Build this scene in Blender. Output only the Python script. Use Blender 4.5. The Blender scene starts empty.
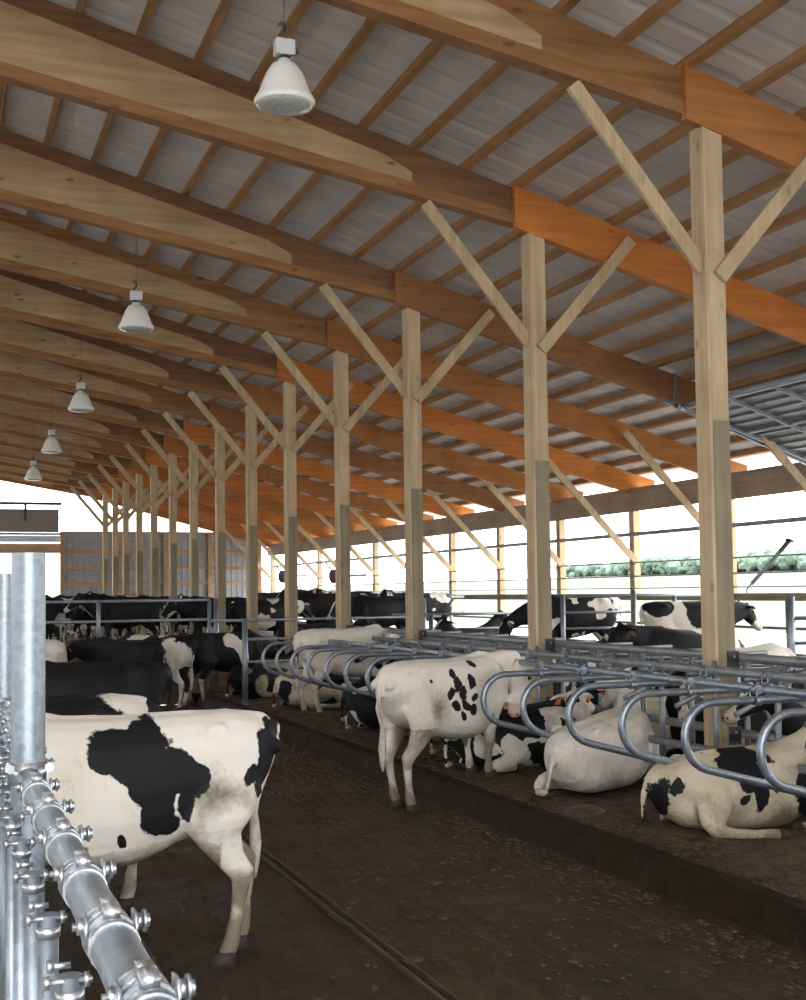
import bpy, bmesh, math, random
from mathutils import Vector, Matrix, noise
random.seed(7)
R=math.radians; PI=math.pi
sc=bpy.context.scene; col=sc.collection

# ------------------------------------------------------------------ materials
def new_mat(name):
    m=bpy.data.materials.new(name); m.use_nodes=True
    nt=m.node_tree; b=nt.nodes['Principled BSDF']
    return m,nt,b
def N(nt,t,**k):
    n=nt.nodes.new(t)
    for a,v in k.items():
        if a in n.inputs: n.inputs[a].default_value=v
        else: setattr(n,a,v)
    return n
def L(nt,a,b): nt.links.new(a,b)
def ramp(nt,fac,stops):
    r=nt.nodes.new('ShaderNodeValToRGB'); e=r.color_ramp.elements
    while len(e)<len(stops): e.new(0.5)
    for i,(p,c) in enumerate(stops):
        e[i].position=p; e[i].color=(c[0],c[1],c[2],1)
    L(nt,fac,r.inputs['Fac']); return r
def wood(name,c1,c2,axis='X',knots=0.5,rough=.75):
    m,nt,b=new_mat(name)
    tc=N(nt,'ShaderNodeTexCoord'); oi=N(nt,'ShaderNodeObjectInfo')
    add=N(nt,'ShaderNodeVectorMath',operation='ADD'); L(nt,tc.outputs['Object'],add.inputs[0])
    cx=N(nt,'ShaderNodeCombineXYZ')
    mu=N(nt,'ShaderNodeMath',operation='MULTIPLY'); mu.inputs[1].default_value=37.0
    L(nt,oi.outputs['Random'],mu.inputs[0])
    for i in range(3): L(nt,mu.outputs[0],cx.inputs[i])
    L(nt,cx.outputs[0],add.inputs[1])
    mp=N(nt,'ShaderNodeMapping'); L(nt,add.outputs[0],mp.inputs['Vector'])
    s=[14,14,14]; s['XYZ'.index(axis)]=.7; mp.inputs['Scale'].default_value=s
    n1=N(nt,'ShaderNodeTexNoise',Scale=1.0,Detail=5.0,Roughness=.6); L(nt,mp.outputs[0],n1.inputs['Vector'])
    r=ramp(nt,n1.outputs['Fac'],[(.3,c1),(.7,c2)])
    mp2=N(nt,'ShaderNodeMapping'); L(nt,add.outputs[0],mp2.inputs['Vector'])
    s2=[4.5,4.5,4.5]; s2['XYZ'.index(axis)]=2.0; mp2.inputs['Scale'].default_value=s2
    v=N(nt,'ShaderNodeTexVoronoi',Scale=1.0,Randomness=1.0); L(nt,mp2.outputs[0],v.inputs['Vector'])
    kr=ramp(nt,v.outputs['Distance'],[(.05,(1-knots,)*3),(.16,(1,1,1))])
    n2=N(nt,'ShaderNodeTexNoise',Scale=1.3,Detail=2.0); L(nt,add.outputs[0],n2.inputs['Vector'])
    r2=ramp(nt,n2.outputs['Fac'],[(.3,(.82,.8,.78)),(.7,(1.1,1.1,1.1))])
    m1=N(nt,'ShaderNodeMix',data_type='RGBA',blend_type='MULTIPLY'); m1.inputs[0].default_value=1
    L(nt,r.outputs[0],m1.inputs[6]); L(nt,kr.outputs[0],m1.inputs[7])
    m2=N(nt,'ShaderNodeMix',data_type='RGBA',blend_type='MULTIPLY'); m2.inputs[0].default_value=1
    L(nt,m1.outputs[2],m2.inputs[6]); L(nt,r2.outputs[0],m2.inputs[7])
    L(nt,m2.outputs[2],b.inputs['Base Color'])
    b.inputs['Roughness'].default_value=rough
    bp=N(nt,'ShaderNodeBump',Strength=.15,Distance=.01); L(nt,n1.outputs['Fac'],bp.inputs['Height']); L(nt,bp.outputs[0],b.inputs['Normal'])
    return m
M={}
M['ply']=wood('pale_plywood',(.36,.235,.125),(.53,.37,.21),'X',.6)
M['chord']=wood('amber_lumber',(.22,.10,.034),(.36,.175,.065),'X',.5)
M['chord_dark']=wood('brown_lumber',(.15,.072,.032),(.26,.125,.055),'X',.4)
M['orange']=wood('orange_lumber',(.44,.14,.022),(.60,.22,.045),'X',.35)
M['amber']=wood('deep_amber_lumber',(.30,.115,.028),(.44,.18,.048),'X',.4)
M['brown']=wood('red_brown_lumber',(.23,.095,.034),(.34,.15,.055),'X',.4)
M['purlin']=wood('purlin_lumber',(.30,.155,.06),(.45,.245,.105),'Y',.35)
M['post']=wood('pale_pine',(.42,.315,.19),(.60,.46,.30),'Z',.4)
M['treated']=wood('treated_pine',(.22,.185,.12),(.31,.265,.18),'Z',.35)
M['brace']=wood('brace_pine',(.40,.30,.175),(.56,.43,.27),'Z',.35)
M['girt']=wood('girt_pine',(.36,.22,.11),(.5,.33,.18),'X',.3)
M['fascia']=wood('grey_fascia_board',(.27,.20,.14),(.38,.29,.21),'Y',.3)
M['plank']=wood('grey_plank',(.24,.2,.14),(.36,.3,.22),'Y',.3)

def metal(name,c,rough=.38,metallic=.85,sc_=18.,var=.25):
    m,nt,b=new_mat(name)
    tc=N(nt,'ShaderNodeTexCoord')
    v=N(nt,'ShaderNodeTexVoronoi',Scale=sc_*3); L(nt,tc.outputs['Object'],v.inputs['Vector'])
    n=N(nt,'ShaderNodeTexNoise',Scale=sc_*.3,Detail=4.0); L(nt,tc.outputs['Object'],n.inputs['Vector'])
    a=N(nt,'ShaderNodeMath',operation='ADD'); 
    s=N(nt,'ShaderNodeSeparateColor'); L(nt,v.outputs['Color'],s.inputs[0])
    h=N(nt,'ShaderNodeMath',operation='MULTIPLY'); h.inputs[1].default_value=.4; L(nt,s.outputs[0],h.inputs[0])
    L(nt,h.outputs[0],a.inputs[0]); L(nt,n.outputs['Fac'],a.inputs[1])
    lo=tuple(x*(1-var) for x in c); hi=tuple(min(1,x*(1+var)) for x in c)
    r=ramp(nt,a.outputs[0],[(.35,lo),(1.0,hi)]); L(nt,r.outputs[0],b.inputs['Base Color'])
    r2=ramp(nt,a.outputs[0],[(.3,(rough*.8,)*3),(1.0,(rough*1.25,)*3)]); L(nt,r2.outputs[0],b.inputs['Roughness'])
    b.inputs['Metallic'].default_value=metallic
    return m
M['galv']=metal('galvanised_steel',(.30,.345,.40),.42,.8)
M['galv_bright']=metal('zinc_plated_steel',(.50,.53,.57),.32,.9,30)
M['rail']=metal('dull_galvanised_pipe',(.28,.30,.32),.5,.7)
M['darksteel']=metal('dark_steel',(.07,.07,.08),.5,.6)
M['sheet']=metal('ribbed_steel_sheet',(.33,.34,.37),.55,.35,6)
M['doorsheet']=metal('grey_door_sheet',(.22,.24,.26),.45,.5,6)
def plain(name,c,rough=.6,noise_s=6.,var=.2,bump=0.,metallic=0.,bump_s=None):
    m,nt,b=new_mat(name)
    tc=N(nt,'ShaderNodeTexCoord')
    n=N(nt,'ShaderNodeTexNoise',Scale=noise_s,Detail=6.0,Roughness=.6); L(nt,tc.outputs['Object'],n.inputs['Vector'])
    r=ramp(nt,n.outputs['Fac'],[(.3,tuple(x*(1-var) for x in c)),(.7,tuple(min(1,x*(1+var)) for x in c))])
    L(nt,r.outputs[0],b.inputs['Base Color']); b.inputs['Roughness'].default_value=rough; b.inputs['Metallic'].default_value=metallic
    if bump:
        n2=N(nt,'ShaderNodeTexNoise',Scale=bump_s or noise_s*3,Detail=8.0,Roughness=.65); L(nt,tc.outputs['Object'],n2.inputs['Vector'])
        bp=N(nt,'ShaderNodeBump',Strength=1.0,Distance=bump); L(nt,n2.outputs['Fac'],bp.inputs['Height']); L(nt,bp.outputs[0],b.inputs['Normal'])
    return m
M['roof']=plain('weathered_metal_roof_underside',(.70,.66,.65),.75,1.6,.14)
M['lamp_white']=plain('white_enamel',(.8,.8,.77),.35,3,.03)
M['lamp_box']=plain('white_ballast_housing',(.6,.61,.62),.4,3,.05)
M['lens']=plain('ribbed_clear_lens',(.55,.57,.55),.2,40,.25)
M['hoof']=plain('hoof_horn',(.035,.025,.02),.7,20,.3)
M['eye']=plain('dark_eye',(.008,.006,.005),.08,20,.1)
M['tag']=plain('orange_ear_tag',(.85,.2,.03),.5,10,.1)
M['switch']=plain('tail_hair',(.5,.46,.4),.9,20,.3)
M['switch_dark']=plain('dark_tail_hair',(.02,.018,.018),.9,20,.3)
M['kerb']=plain('muddy_concrete_kerb',(.022,.015,.008),.7,5,.5,.03)
M['slot']=plain('worn_groove_edge',(.085,.066,.042),.6,5,.4)
M['clump']=plain('clumped_manure',(.050,.035,.019),.7,3,.5)
M['kerb'].node_tree.nodes['Principled BSDF'].inputs['Specular IOR Level'].default_value=.12
M['concrete']=plain('pale_concrete',(.32,.31,.29),.85,2,.15,.01)
M['gravel']=plain('bright_gravel',(.5,.5,.48),.9,3,.1,.02)
M['plate']=plain('black_bracket_paint',(.03,.03,.035),.5,10,.2)
M['winch']=plain('rust_red_housing',(.10,.045,.04),.6,20,.3)
M['manure']=plain('wet_manure',(.05,.035,.022),.5,10,.3,.02)
M['curtain']=plain('taupe_curtain',(.22,.205,.19),.8,1.5,.08)
M['strip']=plain('pale_blue_strip',(.55,.65,.78),.6,2,.08)

def floor_mat(name,c1,c2,rough1,rough2,streak=0):
    m,nt,b=new_mat(name)
    tc=N(nt,'ShaderNodeTexCoord')
    n=N(nt,'ShaderNodeTexNoise',Scale=.9,Detail=8.0,Roughness=.62); L(nt,tc.outputs['Object'],n.inputs['Vector'])
    mp=N(nt,'ShaderNodeMapping'); mp.inputs['Scale'].default_value=(9,1.1,5) if streak else (6,6,6); L(nt,tc.outputs['Object'],mp.inputs['Vector'])
    n2=N(nt,'ShaderNodeTexNoise',Scale=1.0,Detail=6.0,Roughness=.65); L(nt,mp.outputs[0],n2.inputs['Vector'])
    a0=N(nt,'ShaderNodeMath',operation='ADD'); L(nt,n.outputs['Fac'],a0.inputs[0]); L(nt,n2.outputs['Fac'],a0.inputs[1])
    nf=N(nt,'ShaderNodeTexNoise',Scale=26.0,Detail=5.0,Roughness=.7); L(nt,tc.outputs['Object'],nf.inputs['Vector'])
    a=N(nt,'ShaderNodeMath',operation='MULTIPLY_ADD'); a.inputs[1].default_value=1.1; L(nt,nf.outputs['Fac'],a.inputs[0])
    am=N(nt,'ShaderNodeMath',operation='ADD'); am.inputs[1].default_value=-.55; L(nt,a0.outputs[0],am.inputs[0]); L(nt,am.outputs[0],a.inputs[2])
    r=ramp(nt,a.outputs[0],[(.38,c1),(.62,c2)])
    d=N(nt,'ShaderNodeMath',operation='MULTIPLY'); d.inputs[1].default_value=.5; L(nt,a.outputs[0],d.inputs[0]); L(nt,d.outputs[0],r.inputs[0])
    L(nt,r.outputs[0],b.inputs['Base Color'])
    r2=ramp(nt,n.outputs['Fac'],[(.4,(rough1,)*3),(.6,(rough2,)*3)]); L(nt,r2.outputs[0],b.inputs['Roughness'])
    n3=N(nt,'ShaderNodeTexNoise',Scale=14.0,Detail=8.0,Roughness=.7); L(nt,tc.outputs['Object'],n3.inputs['Vector'])
    s=N(nt,'ShaderNodeMath',operation='ADD'); L(nt,n3.outputs['Fac'],s.inputs[0]); L(nt,n2.outputs['Fac'],s.inputs[1])
    bp=N(nt,'ShaderNodeBump',Strength=1.0,Distance=.035); L(nt,s.outputs[0],bp.inputs['Height']); L(nt,bp.outputs[0],b.inputs['Normal'])
    b.inputs['Specular IOR Level'].default_value=.25
    return m
M['alley']=floor_mat('manure_coated_alley',(.018,.012,.006),(.082,.056,.028),.38,.75,1)
M['bed']=floor_mat('packed_bedding',(.028,.018,.010),(.135,.09,.05),.8,.95)
def grass_mat():
    m,nt,b=new_mat('summer_field')
    tc=N(nt,'ShaderNodeTexCoord')
    n=N(nt,'ShaderNodeTexNoise',Scale=.05,Detail=6.0); L(nt,tc.outputs['Object'],n.inputs['Vector'])
    r=ramp(nt,n.outputs['Fac'],[(.35,(.065,.095,.058)),(.65,(.085,.108,.07))]); L(nt,r.outputs[0],b.inputs['Base Color'])
    b.inputs['Roughness'].default_value=.95
    return m
M['grass']=grass_mat()
M['leaf']=plain('haze_tinted_foliage',(.10,.15,.115),.9,.12,.25)  # pale cyan-green tint puts the distance haze into the leaf colour

def coat_mat(name,white,tan_amt):
    m,nt,b=new_mat(name)
    at=N(nt,'ShaderNodeAttribute',attribute_name='coat'); s=N(nt,'ShaderNodeSeparateColor'); L(nt,at.outputs['Color'],s.inputs[0])
    tc=N(nt,'ShaderNodeTexCoord')
    n=N(nt,'ShaderNodeTexNoise',Scale=22.0,Detail=5.0,Roughness=.6); L(nt,tc.outputs['Object'],n.inputs['Vector'])
    nb=N(nt,'ShaderNodeTexNoise',Scale=3.0,Detail=5.0,Roughness=.6); L(nt,tc.outputs['Object'],nb.inputs['Vector'])
    ma=N(nt,'ShaderNodeMath',operation='MULTIPLY_ADD'); ma.inputs[1].default_value=.30; L(nt,n.outputs['Fac'],ma.inputs[0]); L(nt,s.outputs[0],ma.inputs[2])
    blk=N(nt,'ShaderNodeMapRange'); blk.inputs['From Min'].default_value=.63; blk.inputs['From Max'].default_value=.67; L(nt,ma.outputs[0],blk.inputs[0])
    # white coat with tan soiling
    wr=ramp(nt,nb.outputs['Fac'],[(.35,white),(.75,tuple(w*(.93,.88,.8)[i] for i,w in enumerate(white)))])
    g1=N(nt,'ShaderNodeMath',operation='MULTIPLY_ADD'); g1.inputs[1].default_value=1.35; g1.inputs[2].default_value=-.55; L(nt,s.outputs[1],g1.inputs[0])
    g2=N(nt,'ShaderNodeMath',operation='MULTIPLY_ADD'); g2.inputs[1].default_value=.75; L(nt,n.outputs['Fac'],g2.inputs[0]); L(nt,g1.outputs[0],g2.inputs[2])
    g3=N(nt,'ShaderNodeMath',operation='MULTIPLY_ADD'); g3.inputs[1].default_value=.45; L(nt,nb.outputs['Fac'],g3.inputs[0]); L(nt,g2.outputs[0],g3.inputs[2])
    dm=N(nt,'ShaderNodeMapRange'); dm.inputs['From Min'].default_value=.12; dm.inputs['From Max'].default_value=.85; dm.inputs['To Max'].default_value=.9; L(nt,g3.outputs[0],dm.inputs[0])
    mx=N(nt,'ShaderNodeMix',data_type='RGBA'); L(nt,dm.outputs[0],mx.inputs[0]); L(nt,wr.outputs[0],mx.inputs[6]); mx.inputs[7].default_value=(.15,.115,.075,1)
    mk=N(nt,'ShaderNodeMix',data_type='RGBA'); L(nt,s.outputs[2],mk.inputs[0]); L(nt,mx.outputs[2],mk.inputs[6]); mk.inputs[7].default_value=(.58,.36,.33,1)
    br=ramp(nt,nb.outputs['Fac'],[(.3,(.005,.005,.007)),(.8,(.013,.012,.015))])
    mb=N(nt,'ShaderNodeMix',data_type='RGBA'); L(nt,blk.outputs[0],mb.inputs[0]); L(nt,mk.outputs[2],mb.inputs[6]); L(nt,br.outputs[0],mb.inputs[7])
    L(nt,mb.outputs[2],b.inputs['Base Color'])
    b.inputs['Roughness'].default_value=.62; b.inputs['Specular IOR Level'].default_value=.22
    n3=N(nt,'ShaderNodeTexNoise',Scale=60.0,Detail=3.0); L(nt,tc.outputs['Object'],n3.inputs['Vector'])
    bp=N(nt,'ShaderNodeBump',Strength=.35,Distance=.006); L(nt,n3.outputs['Fac'],bp.inputs['Height']); L(nt,bp.outputs[0],b.inputs['Normal'])
    return m
M['coat']=coat_mat('holstein_coat',(.74,.71,.66),.5)
M['coat_tan']=coat_mat('soiled_holstein_coat',(.68,.60,.47),1)

# ------------------------------------------------------------------ mesh helpers
class MB:
    def __init__(s): s.v=[]; s.f=[]
    def add(s,vs,fs):
        o=len(s.v); s.v+= [tuple(v) for v in vs]; s.f+=[tuple(i+o for i in f) for f in fs]
    def box(s,x0,x1,y0,y1,z0,z1):
        vs=[(x,y,z) for z in (z0,z1) for y in (y0,y1) for x in (x0,x1)]
        s.add(vs,[(0,2,3,1),(4,5,7,6),(0,1,5,4),(2,6,7,3),(0,4,6,2),(1,3,7,5)])
    def prism_xz(s,pts,y0,y1):   # polygon in XZ, extruded in Y
        n=len(pts); vs=[(x,y0,z) for x,z in pts]+[(x,y1,z) for x,z in pts]
        s.add(vs,[tuple(range(n)),tuple(range(2*n-1,n-1,-1))]+[(i,i+n,(i+1)%n+n,(i+1)%n) for i in range(n)])
    def beam(s,a,b,w,h,up=(0,0,1)):
        a=Vector(a); b=Vector(b); t=(b-a).normalized(); up=Vector(up)
        sd=t.cross(up)
        if sd.length<1e-4: sd=t.cross(Vector((1,0,0)))
        sd.normalize(); u=sd.cross(t)
        vs=[p+sd*(i*w/2)+u*(j*h/2) for p in (a,b) for i,j in ((-1,-1),(1,-1),(1,1),(-1,1))]
        s.add(vs,[(0,1,2,3),(7,6,5,4)]+[(i,i+4,(i+1)%4+4,(i+1)%4) for i in range(4)])
    def tube(s,pts,r,n=12,cap=True):
        pts=[Vector(p) for p in pts]; m=len(pts)
        rr=r if isinstance(r,(list,tuple)) else [r]*m
        T=[((pts[min(i+1,m-1)]-pts[max(i-1,0)]).normalized()) for i in range(m)]
        ref=Vector((0,0,1)) if abs(T[0].z)<.9 else Vector((1,0,0))
        nrm=(ref-T[0]*ref.dot(T[0])).normalized(); vs=[]; fs=[]
        for i in range(m):
            nrm=(nrm-T[i]*nrm.dot(T[i])).normalized(); bn=T[i].cross(nrm)
            for k in range(n):
                a=2*PI*k/n; vs.append(pts[i]+(nrm*math.cos(a)+bn*math.sin(a))*rr[i])
        for i in range(m-1):
            for k in range(n): fs.append((i*n+k,i*n+(k+1)%n,(i+1)*n+(k+1)%n,(i+1)*n+k))
        if cap: fs+= [tuple(range(n-1,-1,-1)),tuple((m-1)*n+k for k in range(n))]
        s.add(vs,fs)
    def lathe(s,prof,c=(0,0,0),n=32):   # (r,z) rings
        c=Vector(c); vs=[]; fs=[]; m=len(prof)
        for r,z in prof:
            for k in range(n): a=2*PI*k/n; vs.append(c+Vector((r*math.cos(a),r*math.sin(a),z)))
        for i in range(m-1):
            for k in range(n): fs.append((i*n+k,i*n+(k+1)%n,(i+1)*n+(k+1)%n,(i+1)*n+k))
        s.add(vs,fs)
    def rings(s,rs,n=16,e=1.0):  # closed loft; ring=(center,side,up,a,b)
        vs=[];fs=[];m=len(rs)
        for c,sd,up,a,b in rs:
            for k in range(n):
                t=2*PI*k/n; ct,st=math.cos(t),math.sin(t)
                vs.append(c+sd*(a*math.copysign(abs(ct)**e,ct))+up*(b*math.copysign(abs(st)**e,st)))
        for i in range(m-1):
            for k in range(n): fs.append((i*n+k,i*n+(k+1)%n,(i+1)*n+(k+1)%n,(i+1)*n+k))
        fs+=[tuple(range(n-1,-1,-1)),tuple((m-1)*n+k for k in range(n))]
        s.add(vs,fs)
    def build(s,name,mat,parent=None,smooth=False,off=None,bevel=0):
        me=bpy.data.meshes.new(name)
        o_=Vector(off) if off else Vector((0,0,0))
        me.from_pydata([tuple(Vector(v)-o_) for v in s.v],[],s.f); me.update()
        me.validate()
        bm=bmesh.new(); bm.from_mesh(me); bmesh.ops.recalc_face_normals(bm,faces=bm.faces); bm.to_mesh(me); bm.free()
        me.materials.append(mat)
        if smooth:
            for p in me.polygons: p.use_smooth=len(p.vertices)==4
        o=bpy.data.objects.new(name,me); col.objects.link(o)
        if parent: o.parent=parent
        elif off: o.location=o_
        if bevel:
            b=o.modifiers.new('bevel','BEVEL'); b.width=bevel; b.segments=2; b.limit_method='ANGLE'
        return o
def tag(o,label=None,cat=None,group=None,kind=None):
    if label: o['label']=label
    if cat: o['category']=cat
    if group: o['group']=group
    if kind: o['kind']=kind
    return o
def empty(name,loc,label,cat,group=None,rz=0):
    o=bpy.data.objects.new(name,None); col.objects.link(o); o.location=loc; o.rotation_euler=(0,0,rz)
    o.empty_display_size=.2
    return tag(o,label,cat,group)
def struct(o): o['kind']='structure'; return o

# ------------------------------------------------------------------ levels
def roof_z(x):            # top of the rafters
    return 8.53-.271*x if x>-2.6 else 8.53+.271*2.6+.271*(x+2.6)
def alley_z(y): return 0.0 if y<24 else min(.62,(y-24)*.062)
BED=.20; SIDE=.45
YEND=56.0; YNEAR=-6.0; XW=14.4; XL=-19.6; RX=-2.6
POSTY=[9.575,13.12,17.17,20.61,23.99,27.24,30.52,33.9,37.1,40.5,43.6,46.85,49.8,52.8]
RAFY=[-1.0,2.6,6.1]+POSTY+[55.8]

# ------------------------------------------------------------------ ground, floor, bedding
def grid(x0,x1,y0,y1,nx,ny,fz):
    m=MB(); vs=[(x0+(x1-x0)*i/nx,y0+(y1-y0)*j/ny) for j in range(ny+1) for i in range(nx+1)]
    m.add([(x,y,fz(x,y)) for x,y in vs],[(j*(nx+1)+i,j*(nx+1)+i+1,(j+1)*(nx+1)+i+1,(j+1)*(nx+1)+i) for j in range(ny) for i in range(nx)])
    return m
def rough_floor(x,y):
    z=alley_z(y)
    z+=.012*noise.noise(Vector((x*1.6,y*1.2,0)))+.006*noise.noise(Vector((x*7,y*5,3)))
    for gx in (2.485,1.15):
        d=abs(x-gx)
        if d<.05: z-=.05*(1-d/.05)
    return z
struct(grid(.38,4.9,YNEAR,24,113,300,rough_floor).build('floor',M['alley'],smooth=True))
struct(grid(.38,8.8,24,YEND+4,50,80,lambda x,y:alley_z(y)+.012*noise.noise(Vector((x*1.6,y*1.2,0)))).build('floor',M['alley'],smooth=True))
struct(grid(XL,.38,YNEAR,YEND+4,8,30,lambda x,y:.25+alley_z(y)*.6).build('floor',M['concrete']))
def bedz(x,y):
    z=BED+.025*noise.noise(Vector((x*1.7,y*1.7,9)))+.02*noise.noise(Vector((x*5,y*5,2)))
    if x<4.95: z=BED-.015
    return z
struct(grid(4.88,8.8,YNEAR,24,60,260,bedz).build('floor',M['bed'],smooth=True))
def kerbz(x,y):
    t=max(0,min(1,(x-4.66-.03*noise.noise(Vector((y*1.3,x,2)))-.012*noise.noise(Vector((y*6,x,5))))/.13)); t=t*t*(3-2*t)
    return -.02+.215*t+.012*noise.noise(Vector((x*9,y*5,1)))
struct(grid(4.60,4.95,YNEAR,24,14,500,kerbz).build('trim_1',M['kerb'],smooth=True))
for gx in (2.485,1.15):
    m=MB(); m.box(gx-.055,gx-.030,YNEAR,24,-.03,.022); struct(m.build('trim_20',M['slot'],bevel=.004))
    m=MB(); m.box(gx+.030,gx+.045,YNEAR,24,-.03,.016); struct(m.build('trim_21',M['slot'],bevel=.004))
rnd=random.Random(5); ico=bmesh.new(); bmesh.ops.create_icosphere(ico,subdivisions=1,radius=1); lv=[v.co.copy() for v in ico.verts]; lf=[tuple(v.index for v in f.verts) for f in ico.faces]; ico.free()
m=MB()
for i in range(5200):
    y=2.5+16*rnd.random()**1.4; x=rnd.uniform(.5,4.62) if i%3 else rnd.uniform(4.95,5.5)
    r=rnd.uniform(.008,.030)*(1.5 if rnd.random()<.07 else 1); z0=(0 if x<4.7 else BED); 
    if x<4.7 and rnd.random()<.35: x=4.62-abs(rnd.gauss(0,.35))
    m.add([(x+v.x*r*(1+.5*noise.noise(v*2+Vector((i,0,0)))),y+v.y*r*1.3,z0+v.z*r*.45) for v in lv],lf)
tag(m.build('manure_clumps',M['clump'],smooth=False),'small dark clumps of manure and bedding scattered over the alley floor','manure',kind='stuff')
m=MB(); m.box(4.6,8.8,23.9,24.0,-.05,.2); struct(m.build('trim_2',M['kerb']))
struct(grid(8.8,XW+.3,YNEAR,YEND+4,20,60,lambda x,y:SIDE+(alley_z(y)*.4)+.02*noise.noise(Vector((x,y,1)))).build('floor',M['alley']))
m=MB()
for ya,yb in [(YNEAR,24)]+[(24+2*q,26+2*q) for q in range(18)]:
    m.box(8.74,8.86,ya,yb,-.08,max(SIDE+alley_z(yb)*.4,alley_z(yb))+.04)
struct(m.build('trim_3',M['kerb']))
# feed kerb below the headlock fence
m=MB(); m.box(.10,.42,YNEAR,YEND,-.05,.42); struct(m.build('trim_4',M['concrete'],bevel=.02))
# outdoors
def outz(x,y):
    d=max(0,x-XW-12); r=min(1,d/380.)
    return .42+9.6*r**.85+.25*noise.noise(Vector((x*.02,y*.02,4)))*min(1,d/40)
struct(grid(XW+.3,XW+13,-60,220,6,40,lambda x,y:.42).build('ground_yard',M['gravel']))
o=struct(grid(XW+13,620,-300,900,50,60,outz).build('ground_field',M['grass'],smooth=True))
m=MB(); m.box(-60,XL,-60,220,-.1,.2); m.box(-60,XW+.3,YEND+4,220,-.1,.45); m.box(-60,XW+.3,-60,YNEAR,-.2,-.02)
struct(m.build('ground_yard',M['gravel']))
# distant wood: a band of crowns nobody could count
m=MB(); rnd=random.Random(3)
ico=bmesh.new(); bmesh.ops.create_icosphere(ico,subdivisions=2,radius=1); iv=[v.co.copy() for v in ico.verts]; jf=[tuple(v.index for v in f.verts) for f in ico.faces]; ico.free()
for i in range(2200):
    a=rnd.uniform(0,1); y=-60+a*860; x=402+rnd.uniform(-14,30)+30*math.sin(y*.01)
    r=rnd.uniform(2.0,3.9); lift=rnd.uniform(0,5.6); base=outz(x,y)
    vs=[]
    for v in iv:
        k=1+.35*noise.noise(v*1.7+Vector((i,0,0)))
        vs.append((x+v.x*r*k,y+v.y*r*1.3*k,base+r*.6+lift+v.z*r*1.0*k))
    m.add(vs,jf)
tag(m.build('distant_wood',M['leaf'],smooth=True),'hazy band of green trees across the far edge of the field','trees',kind='stuff')

# ------------------------------------------------------------------ roof
m=MB()
def sheet(xa,xb,rib=True):
    n=int(abs(YEND+1-YNEAR)/.3)
    prev=None; ys=[]
    y=YNEAR
    while y<YEND+.6:
        ys+= [(y,.0),(y+.24,.0),(y+.29,.014),(y+.34,.014),(y+.39,0)]; y+=.4
    vs=[];fs=[]
    for (yy,dz) in ys:
        for x in (xa,xb): vs.append((x,yy,roof_z(x)+.115+dz))
    for i in range(len(ys)-1): fs.append((2*i,2*i+1,2*i+3,2*i+2))
    m.add(vs,fs)
sheet(RX+.25,XW+.9); 
o=m.build('ceiling',M['roof']); struct(o)
so=o.modifiers.new('solid','SOLIDIFY'); so.thickness=.01
m=MB(); sheet(XL-.6,RX-.25); o=struct(m.build('ceiling',M['roof'])); so=o.modifiers.new('solid','SOLIDIFY'); so.thickness=.01
# purlins
k=0; x=14.5
while x>RX:
    m=MB(); dz=.0
    m.beam((x,YNEAR,roof_z(x)+.055),(x,YEND+.4,roof_z(x)+.055),.08,.11,up=(.26,0,1))
    tag(m.build('purlin',M['purlin'],off=(x,YNEAR,roof_z(x))),'narrow orange-brown purlin running lengthwise between rafters and metal roof','purlin','purlins under the roof sheets')
    x-=.625
# rafters
ORD=['first','second','third','fourth','fifth','sixth','seventh','eighth','ninth','tenth','eleventh','twelfth','thirteenth','fourteenth','fifteenth','sixteenth','seventeenth','eighteenth','nineteenth']
right_m=['brown','brown','brown','amber','orange','brown','amber','orange','amber','brown','orange','amber','orange','amber','orange','amber','orange','amber','orange']
cap=lambda x:roof_z(x)
rdesc={'brown':'reddish brown','amber':'deep amber','orange':'bright orange'}
for i,Y in enumerate(RAFY):
    vis=i-3
    if i<3: lab='tapered rafter over the near barn end, %s bay before the nearest post'%['third','second','first'][i]
    elif i==len(RAFY)-1: lab='tapered end rafter right above the open top of the far gable wall'
    else: lab='tapered rafter with %s outer board, resting on the %s post from the camera'%(rdesc[right_m[i]],ORD[vis])
    g=empty('rafter',(6.6,Y,6.3),lab,'rafter','tapered rafters along the barn roof')
    off=(6.6,Y,6.3)
    hw=.045
    bot=lambda x:6.36-.174*(x-6.5)
    # web core of the inner half (dark), left to the ridge
    xs0=RX
    ms=MB(); ms.prism_xz([(xs0,roof_z(xs0)),(6.75,roof_z(6.75)),(6.75,bot(6.75)),(xs0,bot(xs0))],Y-hw,Y+hw)
    ms.build('web',M['chord_dark'] if i%3 else M['chord'],g,off=off)
    ms=MB(); ms.prism_xz([(xs0,bot(xs0)+.13),(6.75,bot(6.75)+.13),(6.75,bot(6.75)-.012),(xs0,bot(xs0)-.012)],Y-hw-.04,Y+hw+.04)
    ms.build('bottom_chord',M['chord'],g,off=off)
    tip=[4.9,5.05,4.75][i%3]
    ms=MB(); ms.prism_xz([(xs0,roof_z(xs0)-.22),(tip-.35,roof_z(tip-.35)-.22),(tip,roof_z(tip)-.30),(tip,bot(tip)+.132),(xs0,bot(xs0)+.132)],Y-hw-.03,Y+hw+.03)
    ms.build('gusset_panel',M['ply'],g,off=off)
    # outer rafter board
    e=XW+.55
    ms=MB(); ms.prism_xz([(6.32,roof_z(6.32)+.02),(9.3,roof_z(9.3)+.0),(9.3,roof_z(9.3)-.47),(6.32,roof_z(6.32)-.49)],Y-hw-.075,Y-hw-.003)
    ms.prism_xz([(6.75,roof_z(6.75)),(e,roof_z(e)),(e,roof_z(e)-.40),(XW+.05,roof_z(XW)-.47),(6.75,roof_z(6.75)-.47)],Y-hw,Y+hw)
    ms.build('outer_board',M[right_m[i]],g,off=off)
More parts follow.
